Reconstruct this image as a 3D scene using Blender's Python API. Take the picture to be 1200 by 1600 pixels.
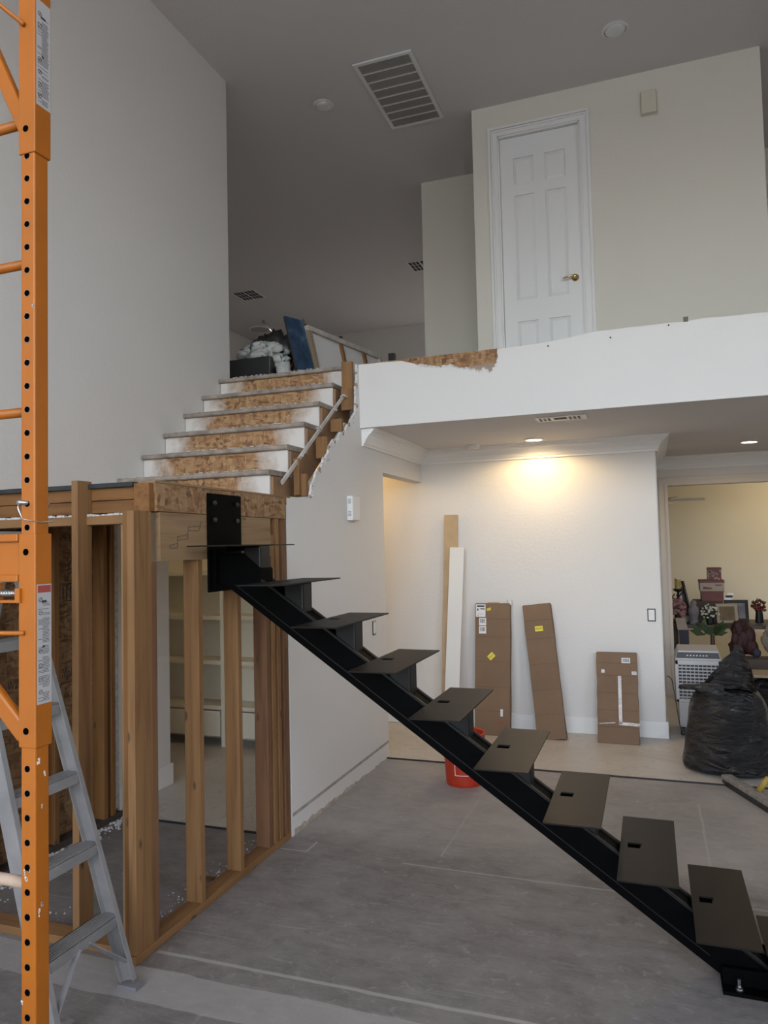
import bpy, bmesh, math, random
from mathutils import Vector, Matrix
for o in list(bpy.data.objects): bpy.data.objects.remove(o, do_unlink=True)
random.seed(7)
scn = bpy.context.scene
COL = scn.collection

# ------------------------------------------------------------------ camera, world, light, exposure
cam_d = bpy.data.cameras.new('camera'); cam = bpy.data.objects.new('camera', cam_d); COL.objects.link(cam)
cam_d.sensor_fit = 'VERTICAL'; cam_d.sensor_height = 36.0; cam_d.lens = 1151.5*36/1600
cam_d.clip_start = .02; cam_d.clip_end = 200
yaw, pitch, roll = [math.radians(a) for a in (19.7836, 2.6352, -1.3105)]
fw = Vector((-math.sin(yaw)*math.cos(pitch), math.cos(yaw)*math.cos(pitch), math.sin(pitch)))
r0 = Vector((math.cos(yaw), math.sin(yaw), 0)); u0 = r0.cross(fw)
rr = r0*math.cos(roll)+u0*math.sin(roll); uu = u0*math.cos(roll)-r0*math.sin(roll)
M = Matrix((rr, uu, -fw)).transposed().to_4x4(); M.translation = (0, 0, 1.72)
cam.matrix_world = M
scn.camera = cam

w = bpy.data.worlds.new('sky'); scn.world = w; w.use_nodes = True
bg = w.node_tree.nodes['Background']; bg.inputs[1].default_value = 1.95
sky = w.node_tree.nodes.new('ShaderNodeTexSky'); sky.sky_type = 'NISHITA'; sky.sun_disc = False; sky.sun_elevation = math.radians(42); sky.sun_rotation = math.radians(20); sky.air_density = 1.0; sky.dust_density = 2.0
hs = w.node_tree.nodes.new('ShaderNodeHueSaturation'); hs.inputs['Saturation'].default_value = .42
w.node_tree.links.new(sky.outputs[0], hs.inputs['Color']); w.node_tree.links.new(hs.outputs[0], bg.inputs[0])

def portal(loc, rot, sx, sy):
    l = bpy.data.lights.new('window_daylight', 'AREA'); l.shape = 'RECTANGLE'; l.size = sx; l.size_y = sy
    l.cycles.is_portal = True
    o = bpy.data.objects.new('window_daylight', l); COL.objects.link(o); o.location = loc; o.rotation_euler = rot
WINS = [(-2.9, -.4, 1.1, 5.6), (-.1, 2.4, 1.1, 5.6)]                  # x0 x1 z0 z1 in the rear wall (behind the camera)
SIDE = [(-2.8, -.3, 1.6, 4.8)]                      # y0 y1 z0 z1 in the right wall (out of frame)
for y0, y1, z0, z1 in SIDE:
    portal((-3.05, 13.14, 4.55), (math.radians(-90), 0, 0), 1.3, 1.3)
    portal((4.10, (y0+y1)/2, (z0+z1)/2), (0, math.radians(90), 0), z1-z0, y1-y0)
for x0, x1, z0, z1 in WINS:
    portal(((x0+x1)/2, -3.30, (z0+z1)/2), (math.radians(90), 0, 0), x1-x0, z1-z0)
vs = scn.view_settings
vs.view_transform = 'Standard'; vs.look = 'None'; vs.gamma = 1; vs.use_curve_mapping = False
vs.exposure = 0.0

# ------------------------------------------------------------------ materials
def new_mat(name):
    m = bpy.data.materials.new(name); m.use_nodes = True
    nt = m.node_tree; return m, nt, nt.nodes['Principled BSDF']
def N(nt, t, **kw):
    n = nt.nodes.new(t)
    for k, v in kw.items():
        if k in n.inputs: n.inputs[k].default_value = v
        else: setattr(n, k, v)
    return n
def coords(nt, scale=(1, 1, 1), kind='Object'):
    tc = N(nt, 'ShaderNodeTexCoord'); mp = N(nt, 'ShaderNodeMapping'); mp.inputs['Scale'].default_value = scale
    nt.links.new(tc.outputs[kind], mp.inputs[0]); return mp.outputs[0]
def ramp(nt, fac, stops):
    r = N(nt, 'ShaderNodeValToRGB'); e = r.color_ramp.elements
    while len(e) < len(stops): e.new(.5)
    for i, (p, c) in enumerate(stops): e[i].position = p; e[i].color = (*c, 1)
    nt.links.new(fac, r.inputs[0]); return r.outputs[0]
def bump(nt, b, h, strength, dist=.01):
    n = N(nt, 'ShaderNodeBump', Strength=strength, Distance=dist); nt.links.new(h, n.inputs['Height']); nt.links.new(n.outputs[0], b.inputs['Normal'])
def simple(name, c, rough=.6, metal=0, var=.0, scale=8, bmp=0, bscale=60, spec=None):
    m, nt, b = new_mat(name)
    b.inputs['Base Color'].default_value = (*c, 1); b.inputs['Roughness'].default_value = rough; b.inputs['Metallic'].default_value = metal
    if spec is not None: b.inputs['Specular IOR Level'].default_value = spec
    if var:
        n = N(nt, 'ShaderNodeTexNoise', Scale=scale, Detail=6.0); nt.links.new(coords(nt), n.inputs['Vector'])
        nt.links.new(ramp(nt, n.outputs[0], [(.3, tuple(x*(1-var) for x in c)), (.7, tuple(min(1, x*(1+var)) for x in c))]), b.inputs['Base Color'])
    if bmp:
        n = N(nt, 'ShaderNodeTexNoise', Scale=bscale, Detail=3.0); nt.links.new(coords(nt), n.inputs['Vector']); bump(nt, b, n.outputs[0], bmp)
    return m
def wood(name, axis, c1, c2, knots=True):
    c1, c2 = [tuple(v*f for v, f in zip(c, (1.08, .98, .76))) for c in (c1, c2)]
    m, nt, b = new_mat(name); s = [26, 26, 26]; s[axis] = 1.6
    n = N(nt, 'ShaderNodeTexNoise', Scale=1.0, Detail=5.0, Distortion=.6); nt.links.new(coords(nt, s), n.inputs['Vector'])
    col = ramp(nt, n.outputs[0], [(.3, c2), (.5, c1), (.72, tuple(min(1, x*1.12) for x in c1))])
    n2 = N(nt, 'ShaderNodeTexNoise', Scale=1.3, Detail=2.0); nt.links.new(coords(nt), n2.inputs['Vector'])
    mx = N(nt, 'ShaderNodeMix', data_type='RGBA', blend_type='MULTIPLY'); mx.inputs[0].default_value = .6
    nt.links.new(col, mx.inputs[6]); nt.links.new(ramp(nt, n2.outputs[0], [(.3, (.72, .66, .6)), (.7, (1, 1, 1))]), mx.inputs[7])
    out = mx.outputs[2]
    if knots:
        ks = [9, 9, 9]; ks[axis] = 4
        v = N(nt, 'ShaderNodeTexVoronoi', Scale=1.0, Randomness=1.0); nt.links.new(coords(nt, ks), v.inputs['Vector'])
        m2 = N(nt, 'ShaderNodeMix', data_type='RGBA'); nt.links.new(ramp(nt, v.outputs['Distance'], [(.06, (1, 1, 1)), (.12, (0, 0, 0))]), m2.inputs[0])
        nt.links.new(out, m2.inputs[6]); m2.inputs[7].default_value = (.09, .045, .02, 1); out = m2.outputs[2]
    nt.links.new(out, b.inputs['Base Color']); b.inputs['Roughness'].default_value = .75
    bump(nt, b, n.outputs[0], .15, .004); return m
def osb(name, plane, dark=1.0, white=None):
    # plane = the two axes the flakes lie in; white = (axis, lo, hi): overspray of white paint towards both ends
    m, nt, b = new_mat(name)
    s1 = [40, 40, 40]; s1[plane[0]] = 20; s1[plane[1]] = 62
    s2 = [40, 40, 40]; s2[plane[0]] = 58; s2[plane[1]] = 19
    dist = N(nt, 'ShaderNodeTexNoise', Scale=4.0, Detail=2.0); nt.links.new(coords(nt), dist.inputs['Vector'])
    vs_ = []
    for s in (s1, s2):
        ad = N(nt, 'ShaderNodeVectorMath', operation='MULTIPLY_ADD'); nt.links.new(dist.outputs['Color'], ad.inputs[0]); ad.inputs[1].default_value = (5, 5, 5)
        nt.links.new(coords(nt, s), ad.inputs[2])
        v = N(nt, 'ShaderNodeTexVoronoi', Scale=1.0); nt.links.new(ad.outputs[0], v.inputs['Vector'])
        sp = N(nt, 'ShaderNodeSeparateColor'); nt.links.new(v.outputs['Color'], sp.inputs[0]); vs_.append((sp.outputs[0], sp.outputs[1]))
    d = dark
    pal = [(.0, (.16*d, .075*d, .03*d)), (.25, (.30*d, .15*d, .065*d)), (.6, (.42*d, .235*d, .11*d)), (1, (.52*d, .33*d, .17*d))]
    mx = N(nt, 'ShaderNodeMix', data_type='RGBA'); nt.links.new(vs_[0][1], mx.inputs[0])
    nt.links.new(ramp(nt, vs_[0][0], pal), mx.inputs[6]); nt.links.new(ramp(nt, vs_[1][0], pal), mx.inputs[7]); out = mx.outputs[2]
    if white:
        ax, lo, hi = white
        sp = N(nt, 'ShaderNodeSeparateXYZ'); tc = N(nt, 'ShaderNodeTexCoord'); nt.links.new(tc.outputs['Object'], sp.inputs[0])
        mid, half = (lo+hi)/2, (hi-lo)/2
        a = N(nt, 'ShaderNodeMath', operation='SUBTRACT'); nt.links.new(sp.outputs[ax], a.inputs[0]); a.inputs[1].default_value = mid
        ab = N(nt, 'ShaderNodeMath', operation='ABSOLUTE'); nt.links.new(a.outputs[0], ab.inputs[0])
        nz = N(nt, 'ShaderNodeTexNoise', Scale=9.0, Detail=5.0); nt.links.new(coords(nt), nz.inputs['Vector'])
        ma = N(nt, 'ShaderNodeMath', operation='MULTIPLY_ADD'); nt.links.new(nz.outputs[0], ma.inputs[0]); ma.inputs[1].default_value = .30; nt.links.new(ab.outputs[0], ma.inputs[2])
        m2 = N(nt, 'ShaderNodeMix', data_type='RGBA')
        nt.links.new(ramp(nt, ma.outputs[0], [(max(0, half-.10), (0, 0, 0)), (min(1, half+.09), (1, 1, 1))]), m2.inputs[0])
        nt.links.new(out, m2.inputs[6]); m2.inputs[7].default_value = (.66, .62, .58, 1); out = m2.outputs[2]
    nt.links.new(out, b.inputs['Base Color']); b.inputs['Roughness'].default_value = .8
    bump(nt, b, vs_[0][0], .25, .004); return m
def emit(name, c, s):
    m, nt, b = new_mat(name); b.inputs['Base Color'].default_value = (.8, .8, .8, 1)
    b.inputs['Emission Color'].default_value = (*c, 1); b.inputs['Emission Strength'].default_value = s; return m

def wall_paint(name, c):
    m, nt, b = new_mat(name); b.inputs['Base Color'].default_value = (*c, 1); b.inputs['Roughness'].default_value = .75
    n = N(nt, 'ShaderNodeTexNoise', Scale=38.0, Detail=3.0); nt.links.new(coords(nt), n.inputs['Vector'])
    bump(nt, b, n.outputs[0], .22, .006); return m
def floor_mat():
    m, nt, b = new_mat('bare_concrete'); g = coords(nt, (1, 1, 1))
    n1 = N(nt, 'ShaderNodeTexNoise', Scale=1.1, Detail=9.0, Roughness=.62, Distortion=.5); nt.links.new(g, n1.inputs['Vector'])
    n2 = N(nt, 'ShaderNodeTexNoise', Scale=1.0, Detail=12.0, Roughness=.78, Distortion=.25); nt.links.new(coords(nt, (4.5, 7.5, 4)), n2.inputs['Vector'])
    n3 = N(nt, 'ShaderNodeTexNoise', Scale=45.0, Detail=6.0); nt.links.new(g, n3.inputs['Vector'])
    c1 = ramp(nt, n1.outputs[0], [(.26, (.176, .158, .150)), (.5, (.217, .197, .187)), (.76, (.264, .242, .228))])
    c2 = ramp(nt, n2.outputs[0], [(.30, (.55, .53, .52)), (.50, (.98, .98, .98)), (.70, (1.32, 1.30, 1.28))])
    mx = N(nt, 'ShaderNodeMix', data_type='RGBA', blend_type='MULTIPLY'); mx.inputs[0].default_value = .8
    nt.links.new(c1, mx.inputs[6]); nt.links.new(c2, mx.inputs[7]); out = mx.outputs[2]
    for rot, sc_, lo_ in ((.5, (3, 42, 1), .60), (-.35, (2.2, 36, 1), .61), (1.3, (4, 60, 1), .62), (0, (22, 22, 1), .58)):
        tcs = N(nt, 'ShaderNodeTexCoord'); mps = N(nt, 'ShaderNodeMapping'); mps.inputs['Rotation'].default_value = (0, 0, rot); mps.inputs['Scale'].default_value = sc_; nt.links.new(tcs.outputs['Object'], mps.inputs[0])
        ns = N(nt, 'ShaderNodeTexNoise', Scale=1.0, Detail=6.0, Roughness=.65, Distortion=.8); nt.links.new(mps.outputs[0], ns.inputs['Vector'])
        ms = N(nt, 'ShaderNodeMix', data_type='RGBA'); nt.links.new(ramp(nt, ns.outputs[0], [(lo_, (0, 0, 0)), (lo_+.10, (.42, .42, .42))]), ms.inputs[0]); nt.links.new(out, ms.inputs[6]); ms.inputs[7].default_value = (.40, .38, .365, 1); out = ms.outputs[2]
    tc = N(nt, 'ShaderNodeTexCoord'); sp = N(nt, 'ShaderNodeSeparateXYZ'); nt.links.new(tc.outputs['Object'], sp.inputs[0])
    def math_(op, a, bb, cc=None):
        n = N(nt, 'ShaderNodeMath', operation=op)
        for i, v in enumerate((a, bb, cc)):
            if v is None: continue
            if isinstance(v, (int, float)): n.inputs[i].default_value = v
            else: nt.links.new(v, n.inputs[i])
        return n.outputs[0]
    wob = N(nt, 'ShaderNodeTexNoise', Scale=2.5, Detail=4.0); nt.links.new(g, wob.inputs['Vector'])
    wv = math_('MULTIPLY_ADD', wob.outputs[0], .07, -.035)
    tot = None
    # chalky mortar lines left where partitions and flooring were taken up: (axis held, position, half width, from, to, strength)
    for ax, pos, hw, lo, hi, st in [(1, 2.72, .010, -2.06, 1.5, .55), (1, 3.855, .006, -1.33, 1.2, .5), (0, -1.15, .006, 4.0, 5.2, .5), (0, .233, .006, 4.2, 5.25, .6), (1, 4.95, .005, -.6, 1.5, .35), (1, 3.845, .006, -2.06, -1.9, .6), (0, -1.9, .006, 3.845, 3.99, .6), (1, 1.9, .008, -2, .2, .4)]:
        d = math_('ABSOLUTE', math_('SUBTRACT', math_('ADD', sp.outputs[ax], math_('MULTIPLY', wv, .35)), pos), 0)
        on_ = math_('LESS_THAN', d, hw); o = sp.outputs[1-ax]
        on_ = math_('MULTIPLY', on_, math_('MULTIPLY', math_('GREATER_THAN', o, lo), math_('LESS_THAN', o, hi)))
        on_ = math_('MULTIPLY', on_, st); tot = on_ if tot is None else math_('MAXIMUM', tot, on_)
    # plaster dust: a band swept along the old wall line and a film beside the drywall
    ys = math_('ADD', sp.outputs[1], wv)
    band = math_('MULTIPLY', math_('MULTIPLY', math_('LESS_THAN', ys, 2.61), math_('GREATER_THAN', ys, 2.40)), math_('MULTIPLY', math_('LESS_THAN', sp.outputs[0], -.3), .45))
    sm = N(nt, 'ShaderNodeMapRange'); sm.inputs[1].default_value = 3.95; sm.inputs[2].default_value = 4.2; nt.links.new(math_('ADD', ys, math_('MULTIPLY', wv, 4)), sm.inputs[0])
    film = math_('MULTIPLY', sm.outputs[0], math_('MULTIPLY', n1.outputs[0], .75))
    tot = math_('MAXIMUM', math_('MAXIMUM', tot, band), film)
    m2 = N(nt, 'ShaderNodeMix', data_type='RGBA'); nt.links.new(tot, m2.inputs[0]); nt.links.new(out, m2.inputs[6]); m2.inputs[7].default_value = (.50, .475, .45, 1); out = m2.outputs[2]
    spk = N(nt, 'ShaderNodeMix', data_type='RGBA'); nt.links.new(ramp(nt, n3.outputs[0], [(.72, (0, 0, 0)), (.80, (.5, .5, .5))]), spk.inputs[0]); nt.links.new(out, spk.inputs[6]); spk.inputs[7].default_value = (.55, .53, .5, 1)
    nt.links.new(spk.outputs[2], b.inputs['Base Color']); b.inputs['Roughness'].default_value = .62
    bump(nt, b, n2.outputs[0], .12, .01); return m
def tile_mat():
    m, nt, b = new_mat('cream_marble'); g = coords(nt, (1, 1, 1))
    n = N(nt, 'ShaderNodeTexNoise', Scale=1.6, Detail=8.0, Distortion=2.0); nt.links.new(g, n.inputs['Vector'])
    nt.links.new(ramp(nt, n.outputs[0], [(.3, (.46, .42, .37)), (.49, (.54, .50, .45)), (.50, (.42, .38, .34)), (.512, (.55, .51, .46)), (.75, (.50, .46, .41))]), b.inputs['Base Color'])
    b.inputs['Roughness'].default_value = .42; return m

MAT = {}
MAT['wall'] = wall_paint('wall_paint', (.71, .685, .655)); MAT['ceil'] = wall_paint('ceiling_paint', (.64, .61, .59))
MAT['cream'] = wall_paint('cream_paint', (.78, .73, .60))
MAT['trim'] = simple('trim_white', (.80, .79, .77), .4); MAT['door'] = simple('door_white', (.80, .80, .79), .42)
MAT['casing'] = simple('casing_taupe', (.62, .56, .50), .5)
MAT['conc'] = floor_mat(); MAT['tile'] = tile_mat()
for i, a in enumerate('xyz'):
    MAT['wood_'+a] = wood('pine_'+a, i, (0.2376, 0.1353, 0.066), (0.165, 0.0858, 0.03828))
    MAT['old_'+a] = wood('old_pine_'+a, i, (0.2046, 0.1023, 0.0363), (0.132, 0.0594, 0.0198))
MAT['pale_z'] = wood('pale_pine_z', 2, (0.3102, 0.2178, 0.1254), (0.2508, 0.165, 0.0858), False)
MAT['red_z'] = wood('reddish_pine_z', 2, (0.1782, 0.0957, 0.0561), (0.1188, 0.0561, 0.033))
MAT['ply'] = wood('plywood_pale', 1, (0.264, 0.1848, 0.1221), (0.2046, 0.132, 0.0792))
MAT['osb_yz'] = osb('osb_yz', (1, 2), .72); MAT['osb_wall'] = osb('osb_wall', (1, 2), .6)
MAT['osb_riser'] = osb('osb_riser', (0, 2), .92, (0, -.57, .57)); MAT['osb_xz'] = osb('osb_xz', (0, 2), .8)
MAT['tread'] = simple('dusty_tread', (.31, .26, .215), .85, var=.3, scale=14, bmp=.3, bscale=80)
MAT['skirt'] = simple('brown_fibreboard', (.30, .17, .09), .8, var=.2, scale=5)
MAT['strip'] = simple('grey_strip', (.52, .48, .44), .7, var=.2)
MAT['gyp'] = simple('broken_gypsum', (.52, .50, .48), .9, var=.25, scale=40, bmp=.5, bscale=60)
MAT['paper'] = simple('torn_drywall_paper', (.36, .27, .21), .9, var=.15)
MAT['membrane'] = simple('black_membrane', (.025, .03, .03), .7, var=.4)
MAT['steel'] = simple('black_steel', (.0022, .0022, .0022), .55, 0, spec=.03)
MAT['post'] = simple('post_steel', (.009, .0085, .008), .45, .1, var=.3, scale=6, spec=.3)
MAT['plate'] = simple('mill_scale_plate', (.015, .0122, .0105), .46, .15, var=.2, scale=2.2, bmp=.03, bscale=30, spec=.16)
MAT['dark'] = simple('hole_black', (.002, .002, .002), 1.0, spec=0.0)
MAT['orange'] = simple('orange_paint', (.37, .105, .004), .45, var=.10, scale=5); MAT['orange_worn'] = simple('worn_orange_grey', (.45, .33, .24), .6, var=.3, scale=10)
MAT['alu'] = simple('aluminium', (.27, .26, .255), .42, .2, var=.15, scale=10); MAT['zinc'] = simple('zinc', (.55, .55, .55), .3, 1)
MAT['label'] = simple('label_white', (.72, .71, .70), .5); MAT['dusty_label'] = simple('dusty_label', (.40, .385, .38), .6); MAT['gyp_light'] = simple('fresh_gypsum', (.70, .68, .66), .9, var=.2, scale=40, bmp=.5, bscale=60); MAT['ink'] = simple('ink_black', (.03, .03, .035), .7); MAT['redink'] = simple('ink_red', (.32, .05, .04), .6)
MAT['card'] = simple('cardboard', (.195, .122, .073), .8, var=.10, scale=3, bmp=.15, bscale=25); MAT['card_edge'] = simple('cardboard_edge', (0.105, 0.0616, 0.035), .85, var=.2, scale=20)
MAT['tape'] = simple('clear_tape', (.34, .28, .235), .15, var=.3, scale=40); MAT['yellow'] = simple('yellow_label', (.75, .62, .04), .5)
MAT['mdf'] = simple('tan_board', (.47, .34, .20), .7, var=.08); MAT['white_board'] = simple('white_primed_board', (.74, .73, .70), .55)
MAT['bucket'] = simple('bucket_orange_red', (.42, .030, .010), .4); MAT['logo'] = simple('logo_white', (.75, .68, .64), .5)
m_, nt, b = new_mat('black_bag_plastic'); b.inputs['Base Color'].default_value = (.010, .010, .012, 1); b.inputs['Roughness'].default_value = .27
v = N(nt, 'ShaderNodeTexNoise', Scale=5.0, Detail=6.0, Roughness=.6, Distortion=2.2); nt.links.new(coords(nt, (1, 1, 2.2)), v.inputs['Vector'])
v2 = N(nt, 'ShaderNodeTexVoronoi', Scale=7.0, feature='DISTANCE_TO_EDGE'); nt.links.new(coords(nt, (1, 1, 2.5)), v2.inputs['Vector'])
ad = N(nt, 'ShaderNodeMath', operation='ADD'); nt.links.new(v.outputs[0], ad.inputs[0]); nt.links.new(v2.outputs['Distance'], ad.inputs[1]); bump(nt, b, ad.outputs[0], .9, .05); MAT['bag'] = m_
m_ = m_.copy(); m_.name = 'thin_bag_plastic'; m_.node_tree.nodes['Principled BSDF'].inputs['Base Color'].default_value = (.024, .022, .021, 1); MAT['bag_thin'] = m_
MAT['cooler'] = simple('cooler_white', (.47, .455, .45), .4); MAT['cooler_dark'] = simple('cooler_panel', (.02, .02, .024), .5); MAT['black'] = simple('black_plastic', (.02, .02, .02), .4)
MAT['grey'] = simple('grey_grille', (.20, .20, .21), .5); MAT['fixture'] = simple('fixture_white', (.74, .73, .71), .4)
MAT['cavity'] = simple('duct_dark', (.05, .048, .045), .8); MAT['louver'] = simple('louver_paint', (.42, .39, .37), .5)
MAT['brass'] = simple('brass', (.70, .52, .22), .2, 1); MAT['chrome'] = simple('chrome', (.75, .75, .76), .12, 1)
MAT['lamp'] = emit('lamp_face', (1, .86, .64), 14.0)
MAT['glass'] = simple('window_frame_white', (.75, .75, .75), .4)
MAT['outside'] = simple('outside_ground', (.20, .19, .18), .9)

# ------------------------------------------------------------------ mesh helpers
class MB:
    def __init__(s): s.v = []; s.f = []
    def quad(s, *p):
        i = len(s.v); s.v += [tuple(q) for q in p]; s.f.append(tuple(range(i, i+len(p)))); return s
    def box(s, x0, x1, y0, y1, z0, z1):
        i = len(s.v)
        s.v += [(x0, y0, z0), (x1, y0, z0), (x1, y1, z0), (x0, y1, z0), (x0, y0, z1), (x1, y0, z1), (x1, y1, z1), (x0, y1, z1)]
        s.f += [tuple(i+k for k in q) for q in ((0, 3, 2, 1), (4, 5, 6, 7), (0, 1, 5, 4), (1, 2, 6, 5), (2, 3, 7, 6), (3, 0, 4, 7))]; return s
    def hexa(s, p):
        i = len(s.v); s.v += [tuple(q) for q in p]
        s.f += [tuple(i+k for k in q) for q in ((0, 3, 2, 1), (4, 5, 6, 7), (0, 1, 5, 4), (1, 2, 6, 5), (2, 3, 7, 6), (3, 0, 4, 7))]; return s
    def bar(s, a, b, wd, ht, up=(0, 0, 1)):
        a, b = Vector(a), Vector(b); d = (b-a).normalized(); up = Vector(up)
        sx = d.cross(up).normalized(); sy = sx.cross(d).normalized()
        sx *= wd/2; sy *= ht/2
        return s.hexa([a-sx-sy, a+sx-sy, b+sx-sy, b-sx-sy, a-sx+sy, a+sx+sy, b+sx+sy, b-sx+sy])
    def tube(s, pts, r, n=10, cap=True):
        pts = [Vector(p) for p in pts]; rs = r if isinstance(r, (list, tuple)) else [r]*len(pts)
        base = len(s.v); up = None
        for k, p in enumerate(pts):
            t = (pts[min(k+1, len(pts)-1)]-pts[max(k-1, 0)]).normalized()
            if up is None: up = Vector((0, 0, 1)) if abs(t.z) < .9 else Vector((1, 0, 0))
            a = t.cross(up).normalized(); b = a.cross(t).normalized(); up = b
            for j in range(n):
                th = 2*math.pi*j/n; s.v.append(tuple(p+a*math.cos(th)*rs[k]+b*math.sin(th)*rs[k]))
        for k in range(len(pts)-1):
            for j in range(n):
                s.f.append((base+k*n+j, base+k*n+(j+1) % n, base+(k+1)*n+(j+1) % n, base+(k+1)*n+j))
        if cap:
            s.f.append(tuple(base+j for j in range(n))[::-1]); s.f.append(tuple(base+(len(pts)-1)*n+j for j in range(n)))
        return s
    def lathe(s, prof, c=(0, 0, 0), n=28, ax='z'):
        base = len(s.v)
        for r, h in prof:
            for j in range(n):
                th = 2*math.pi*j/n; a, b = r*math.cos(th), r*math.sin(th)
                s.v.append((c[0]+a, c[1]+b, c[2]+h) if ax == 'z' else (c[0]+a, c[1]+h, c[2]+b) if ax == 'y' else (c[0]+h, c[1]+a, c[2]+b))
        for k in range(len(prof)-1):
            for j in range(n): s.f.append((base+k*n+j, base+k*n+(j+1) % n, base+(k+1)*n+(j+1) % n, base+(k+1)*n+j))
        s.f.append(tuple(base+j for j in range(n))[::-1]); s.f.append(tuple(base+(len(prof)-1)*n+j for j in range(n))); return s
    def prism(s, pts, ax, a, b):
        # polygon pts in the two other axes (in x,y,z order) extruded along axis ax from a to b
        def P(p, h):
            q = list(p); q.insert(ax, h); return tuple(q)
        i = len(s.v); n = len(pts); s.v += [P(p, a) for p in pts]+[P(p, b) for p in pts]
        s.f.append(tuple(range(i, i+n))); s.f.append(tuple(range(i+2*n-1, i+n-1, -1)))
        for k in range(n): s.f.append((i+k, i+n+k, i+n+(k+1) % n, i+(k+1) % n))
        return s
    def blob(s, c, r, nz=8, n=12, amp=.15, seed=0):
        rnd = random.Random(seed); base = len(s.v)
        for k in range(nz+1):
            ph = math.pi*k/nz
            for j in range(n):
                th = 2*math.pi*j/n; q = 1+amp*rnd.uniform(-1, 1)*(1 if 0 < k < nz else 0)
                s.v.append((c[0]+r[0]*q*math.sin(ph)*math.cos(th), c[1]+r[1]*q*math.sin(ph)*math.sin(th), c[2]-r[2]*q*math.cos(ph)))
        for k in range(nz):
            for j in range(n): s.f.append((base+k*n+j, base+k*n+(j+1) % n, base+(k+1)*n+(j+1) % n, base+(k+1)*n+j))
        return s
    def build(s, name, mat, parent=None, bevel=0, smooth=False, local=False, sub=0):
        me = bpy.data.meshes.new(name); off = Vector((0, 0, 0))
        root = parent
        while root is not None and root.parent is not None: root = root.parent
        if root is not None and not local: off = root.location
        me.from_pydata([tuple(Vector(q)-off) for q in s.v], [], s.f)
        bm = bmesh.new(); bm.from_mesh(me); bmesh.ops.recalc_face_normals(bm, faces=bm.faces); bm.to_mesh(me); bm.free()
        me.materials.append(MAT[mat] if isinstance(mat, str) else mat)
        if smooth:
            for p in me.polygons: p.use_smooth = True
        o = bpy.data.objects.new(name, me); COL.objects.link(o)
        if parent is not None: o.parent = parent
        if bevel:
            bv = o.modifiers.new('bevel', 'BEVEL'); bv.width = bevel; bv.segments = 2; bv.limit_method = 'ANGLE'
        if sub:
            sd = o.modifiers.new('subdivision', 'SUBSURF'); sd.levels = sub; sd.render_levels = sub
        return o
def tag(o, label, cat, group=None):
    o['label'] = label; o['category'] = cat
    if group: o['group'] = group
    return o
def thing(name, label, cat, loc=(0, 0, 0), group=None, rot=(0, 0, 0)):
    o = bpy.data.objects.new(name, None); COL.objects.link(o); o.location = loc; o.rotation_euler = rot; o.empty_display_size = .1
    return tag(o, label, cat, group)
def struct(o, label, cat='structure'):
    o['kind'] = 'structure'; o['label'] = label; o['category'] = cat; return o
def text(name, body, size, origin, right, up, mat, parent, sx=1.0, depth=.0004):
    cu = bpy.data.curves.new('lettering', 'FONT'); cu.body = body; cu.size = size; cu.extrude = depth; cu.resolution_u = 2
    t = bpy.data.objects.new('lettering', cu); COL.objects.link(t)
    dg = bpy.context.evaluated_depsgraph_get(); me = bpy.data.meshes.new_from_object(t.evaluated_get(dg))
    bpy.data.objects.remove(t, do_unlink=True); bpy.data.curves.remove(cu)
    right, up, origin = Vector(right).normalized(), Vector(up).normalized(), Vector(origin); nrm = right.cross(up)
    root = parent
    while root.parent is not None: root = root.parent
    off = root.location
    for v in me.vertices: v.co = origin+right*v.co.x*sx+up*v.co.y+nrm*v.co.z-off
    me.materials.clear(); me.materials.append(MAT[mat]); me.name = name
    o = bpy.data.objects.new(name, me); COL.objects.link(o); o.parent = parent; return o

# ------------------------------------------------------------------ the setting
XP, XL, YB, YN, YD, ZC, ZL, ZU = -2.07, -3.38, 5.25, 6.846, 6.76, 5.85, 2.63, 3.135
struct(MB().box(-8.2, 5, -3.4, 14, -.12, 0).build('floor', 'conc'), 'bare grey dusty concrete floor with chalky lines', 'floor')
struct(MB().box(-2.19, 5, 5.69, 13, 0, .012).build('floor_hall_tile', 'tile'), 'cream marble flooring under the balcony', 'floor')
struct(MB().box(-8.2, -2.19, 4.0, 13, 0, .012).build('floor_closet_tile', 'tile'), 'cream flooring behind the stud wall', 'floor')
e1 = struct(MB().box(-2.07, 5, 5.685, 5.69, 0, .012).build('trim_1', 'black'), 'thin black strip edging the marble floor', 'trim')
struct(MB().box(-3.38, -2.2, 3.992, 4.0, 0, .012).build('trim_2', 'black'), 'dark flooring edge behind the studs', 'trim')
struct(MB().box(-8.2, 5.2, -3.4, 13.4, ZC, ZC+.15).build('ceiling', 'ceil'), 'high plain white ceiling of the stairwell', 'ceiling')
struct(MB().prism([(-8.2, 5.40), (XP-.02, 5.40), (XP-.02, YB+.04), (5, YB+.04), (5, 13.4), (-8.2, 13.4)], 2, 2.70, ZU).build('floor_upper', simple('loft_carpet', (.30, .28, .27), .95, var=.1, scale=30)), 'upper storey floor deck', 'floor')
struct(MB().prism([(-8.2, 5.40), (XP-.02, 5.40), (XP-.02, YB+.02), (5, YB+.02), (5, 13.4), (-8.2, 13.4)], 2, ZL, 2.70).build('ceiling_lower', 'ceil'), 'low ceiling under the balcony', 'ceiling')
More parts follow.
